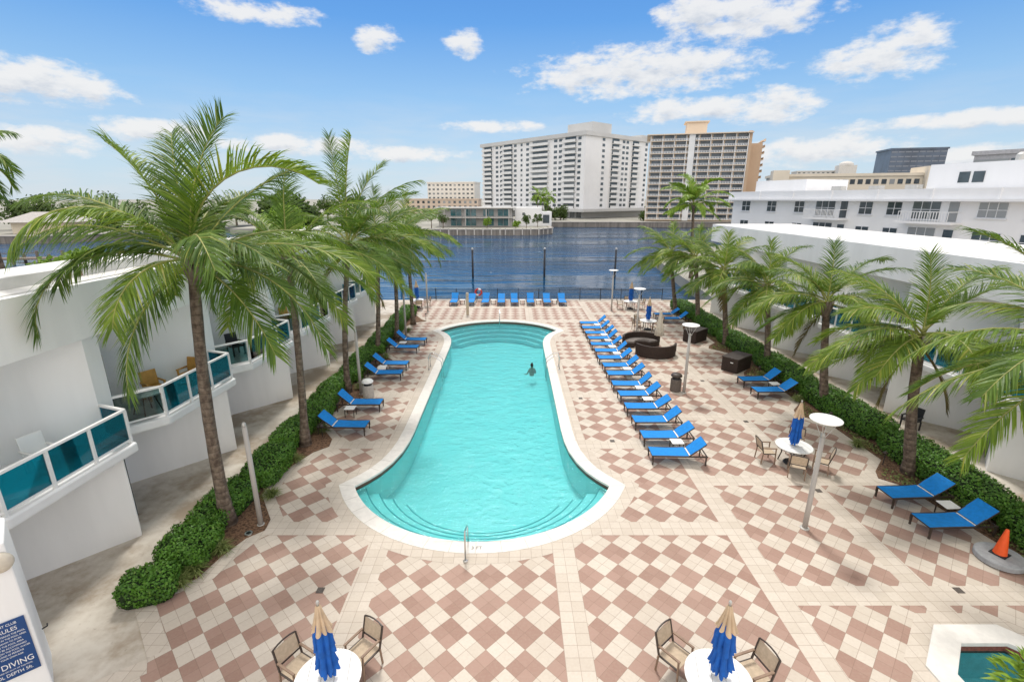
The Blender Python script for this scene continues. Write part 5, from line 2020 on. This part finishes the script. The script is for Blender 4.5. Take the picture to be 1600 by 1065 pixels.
def tan_tower():
    A, B = Vector((54, 203)), Vector((88.5, 194))
    e = (B - A)
    L = e.length
    t = thing('apartment_tower', (A.x, A.y, .6), math.atan2(e.y, e.x), 'tan apartment tower with long white balcony rails right of the white tower', 'tower')
    NFL, FH, H0 = 14, 2.27, 0.6
    top = H0 + NFL * FH
    MB().box((L / 2, 11.5, top / 2), (L, 20, top)).build('wall', TOWERT, t)
    MB().box((L / 2, 10.6, top + .18), (L + 2.5, 22.8, .35)).build('roof_slab', TOWERT, t)
    MB().box((L * .48, 8, top + 2.6), (7.5, 7, 4.5)).build('roof_house', TOWERT, t)
    MB().box((L * .48, 8, top + 5.0), (9, 8.4, .4)).build('roof_cap', TOWERT, t)
    MB().box((L + .6, 4.5, top / 2 + .4), (1.2, 6.5, top + .9)).build('stair_shaft', TOWERO, t)
    MB().box((L + 3.2, 14, top / 2 - 1.5), (6.4, 12, top - 3)).build('side_wing', TOWERO, t)
    BALG = mat('balcony_rail_grey', (.62, .63, .64), .6, .08, .4)
    bals = Capped('balcony', TOWERT, t)
    wins = Capped('window', mat('tan_tower_glass', (.09, .12, .15), .2, .45, .25, spec=.6), t)
    sl = Capped('side_balcony', TOWERT, t)
    nb = 8
    for f in range(NFL):
        z = H0 + f * FH
        for half in (0, 1):
            x0, x1 = (0.2, L * .40) if half == 0 else (L * .47, L - .3)
            bo = bals.add(lambda mb: mb.box(((x0 + x1) / 2, .75, z + .1), (x1 - x0, 1.5, .22)))
            rl_ = MB()
            rl_.box(((x0 + x1) / 2, .06, z + .92), (x1 - x0, .08, .10))
            q_ = x0
            while q_ < x1:
                rl_.box((q_ + .2, .06, z + .54), (.34, .04, .66))
                q_ += .58
            rl_.build('railing', BALG, bo)
        for k in range(nb):
            x = L * (.035 + .124 * k) + 1.5
            wins.add(lambda mb: mb.box((x, 1.46, z + 1.3), (3.5, .1, 1.8)))
        sl.add(lambda mb: (mb.box((L + 6.9, 14, z + .1), (1.2, 10, .2)), mb.box((L + 7.5, 14, z + .6), (.08, 10, .9))))
    dv_ = Capped('party_wall', BALW, t)
    for k in range(9):
        x = L * (.0 + .1235 * k) + .25
        dv_.add(lambda mb: mb.box((x, .78, top / 2 + .2), (.25, 1.36, top - .9)))
    MB().box((L * .435, .7, top / 2 + .2), (2.2, 1.5, top - .4)).build('centre_bay', BALW, t)
    wins.done()
    bals.done()


tan_tower()


# low white building on the right
LOWX = ((2.7, 1.5, 2), (7.45, 1.5, 2), (12.0, 1.4, 2), (21.0, 1.5, 2), (24.2, 1.5, 2), (33.1, 2.2, 3), (36.4, 1.4, 2), (39.5, 1.4, 2))
LOWB = (16.1, 27.7)


def lowrise():
    A, B = Vector((34.6, 78.5)), Vector((48.5, 38.0))
    e = B - A
    L = e.length
    t = thing('lowrise_building', (A.x, A.y, 0), math.atan2(e.y, e.x), 'long white three storey building with balconies behind the right roof', 'building')
    H = 9.2
    MB().box((L / 2, 8, H / 2), (L, 16, H)).build('wall', LOWW, t)
    MB().box((L / 2, 7.6, H + .12), (L + 1.6, 17.6, .2)).build('eave', LOWW, t)
    MB().box((L / 2, 7.8, H + .75), (L + .9, 16.8, 1.05)).build('parapet', LOWW, t)
    k = 0
    x = 0.0
    while x < L:
        MB().box((x, -.64, H + .75), (.22, .12, 1.04)).build('parapet_rib', LOWW, t)
        x += 5.6
    frm = mat('window_frame_white', (.70, .71, .73), .5)

    def win(x, z, w, h, n=2):
        o = MB().box((x, -.01, z), (w + .16, .06, h + .16)).build('window', frm, t)
        MB().box((x, -.045, z), (w, .03, h)).build('pane', TEALGREY, o)
        g = MB()
        for i in range(1, n):
            g.box((x - w / 2 + w * i / n, -.07, z), (.06, .03, h))
        g.box((x, -.07, z), (w, .03, .06))
        g.build('mullion', frm, o)
        MB().box((x, -.10, z - h / 2 - .12), (w + .3, .2, .08)).build('sill', frm, o)
    for z in (8.45, 5.65, 2.85):
        for x, w, n in LOWX:
            win(x, z, w, 1.35, n)
    for x0 in LOWB:
        for z in (7.2, 4.4):
            bo = MB().box((x0 + .5, -.85, z - .1), (5.4 if x0 > 20 else 5.0, 1.7, .2)).build('balcony', LOWW, t)
            rl_ = MB()
            wd = 4.8
            rl_.bar((x0 + .5 - wd / 2, -1.65, z + 1.0), (x0 + .5 + wd / 2, -1.65, z + 1.0), .07)
            xx = x0 + .5 - wd / 2
            while xx <= x0 + .5 + wd / 2 + .01:
                rl_.bar((xx, -1.65, z), (xx, -1.65, z + 1.0), .05)
                xx += .26 if x0 > 20 else .18
            for s_ in (-1, 1):
                rl_.bar((x0 + .5 + s_ * wd / 2, -1.65, z + 1.0), (x0 + .5 + s_ * wd / 2, -.02, z + 1.0), .07)
            rl_.build('railing', LOWW, bo)
            win(x0 - .3, z + 1.2, 2.6, 1.9, 3)
            d_ = MB().box((x0 + 2.2, -.02, z + 1.05), (.85, .06, 2.0)).build('balcony_door', TEALGREY, t)
    MB().box((4.5, 8, H + 2.1), (9.0, 8, 1.6)).build('roof_house', LOWW, t)
    rh = MB().box((31, 9, H + 2.6), (15, 7, 2.7)).build('roof_house', LOWW, t)
    for x in (27, 28.3, 33.4, 35.2):
        MB().box((x, 5.47, H + 2.5), (1.0, .08, 1.1)).build('window', TEALGREY, rh)
    MB().box((41.5, 10, H + 3.4), (7.5, 8, 4.2)).build('roof_house', LOWW, t)
    MB().lathe([(.5, 0), (.5, .7), (.3, .9), (0, .95)], 16, (30, 8.5, H + 3.96)).build('roof_vent', GALV, t)
    for x, y in ((14, 4), (17.5, 6), (22.5, 5), (38.2, 3.5)):
        MB().box((x, y, H + 1.55), (1.3, 1.0, .6)).build('roof_unit', GALV, t)


lowrise()


# small far buildings
def far_block(name, c, size, rz, m, label, nx, nz, ww, wh, wm=TEALGREY, z0=.6, bands=None, crown=True):
    t = thing(name, (c[0], c[1], z0), rz, label, 'building', 'distant buildings on the skyline')
    MB().box((0, size[1] / 2, size[2] / 2), size).build('wall', m, t)
    if crown:
        MB().box((0, size[1] / 2, size[2] + .35), (size[0] + .8, size[1] + .8, .7)).build('roof_parapet', m, t)
    ws = Capped('window', wm, t)
    fh = size[2] / nz
    dxw = size[0] / nx
    for f in range(nz - 1, -1, -1):
        for k in range(nx):
            ws.add(lambda mb: mb.box((-size[0] / 2 + dxw * (k + .5), -.03, fh * (f + .52)), (dxw * ww, .1, fh * wh)))
    ws.done()
    if bands:
        bs = Capped('balcony', bands, t)
        for f in range(nz):
            bs.add(lambda mb: (mb.box((0, -.5, fh * f + .08), (size[0] * .98, 1.2, .18)), mb.box((0, -1.08, fh * f + .55), (size[0] * .98, .08, .9))))
        bs.done()
    return t


far_block('condo_block', (-40, 330), (32, 14, 18.6), R(-12), mat('pale_condo', (.78, .74, .67), .8), 'cream condo block behind the flat roofed house', 11, 7, .5, .4)
far_block('condo_block', (-42, 300), (44, 14, 8.2), R(-4), mat('peach_facade', (.60, .49, .40), .8), 'low peach coloured arcade building before the cream condo', 14, 3, .45, .5)
cb = far_block('hotel_block', (90, 136), (36, 12, 14.6), R(-17), CREAMB, 'cream hotel block with window bands behind the low white building', 20, 5, .62, .42)
MB().box((-17, -1, 8.1), (4, 4, 16.2)).build('stair_tower', CREAMB, cb)
MB().box((20.5, 3, 8.4), (8, 10, 16.8)).build('side_wing', CREAMB, cb)
far_block('glass_tower', (178, 226), (21, 15, 29.5), R(-15), DARKB, 'dark blue glass tower rising on the right skyline', 8, 15, .84, .25, mat('tower_band', (.20, .22, .26), .4))
far_block('twin_towers', (243, 396), (40, 16, 29), R(-15), mat('pale_tower', (.58, .56, .53), .8), 'pale distant tower group with domed tops on the right skyline', 12, 16, .5, .4)
dm = thing('dome_tower', (254, 390, .6), R(-15), 'pale distant tower with rounded top beside the tower group', 'tower', 'distant buildings on the skyline')
MB().box((0, 0, 16.5), (12, 9, 33)).build('shaft', mat('pale_tower', (.58, .56, .53)), dm)
MB().lathe([(5, 33), (4.6, 34.4), (3, 35.6), (0, 36.2)], 16).build('dome', mat('pale_tower', (.58, .56, .53)), dm)
fb = far_block('office_block', (92, 88), (20, 14, 16.6), R(-55), mat('grey_office', (.40, .40, .42), .7), 'grey banded office block at the right frame edge', 4, 7, .95, .3, TEALGREY)
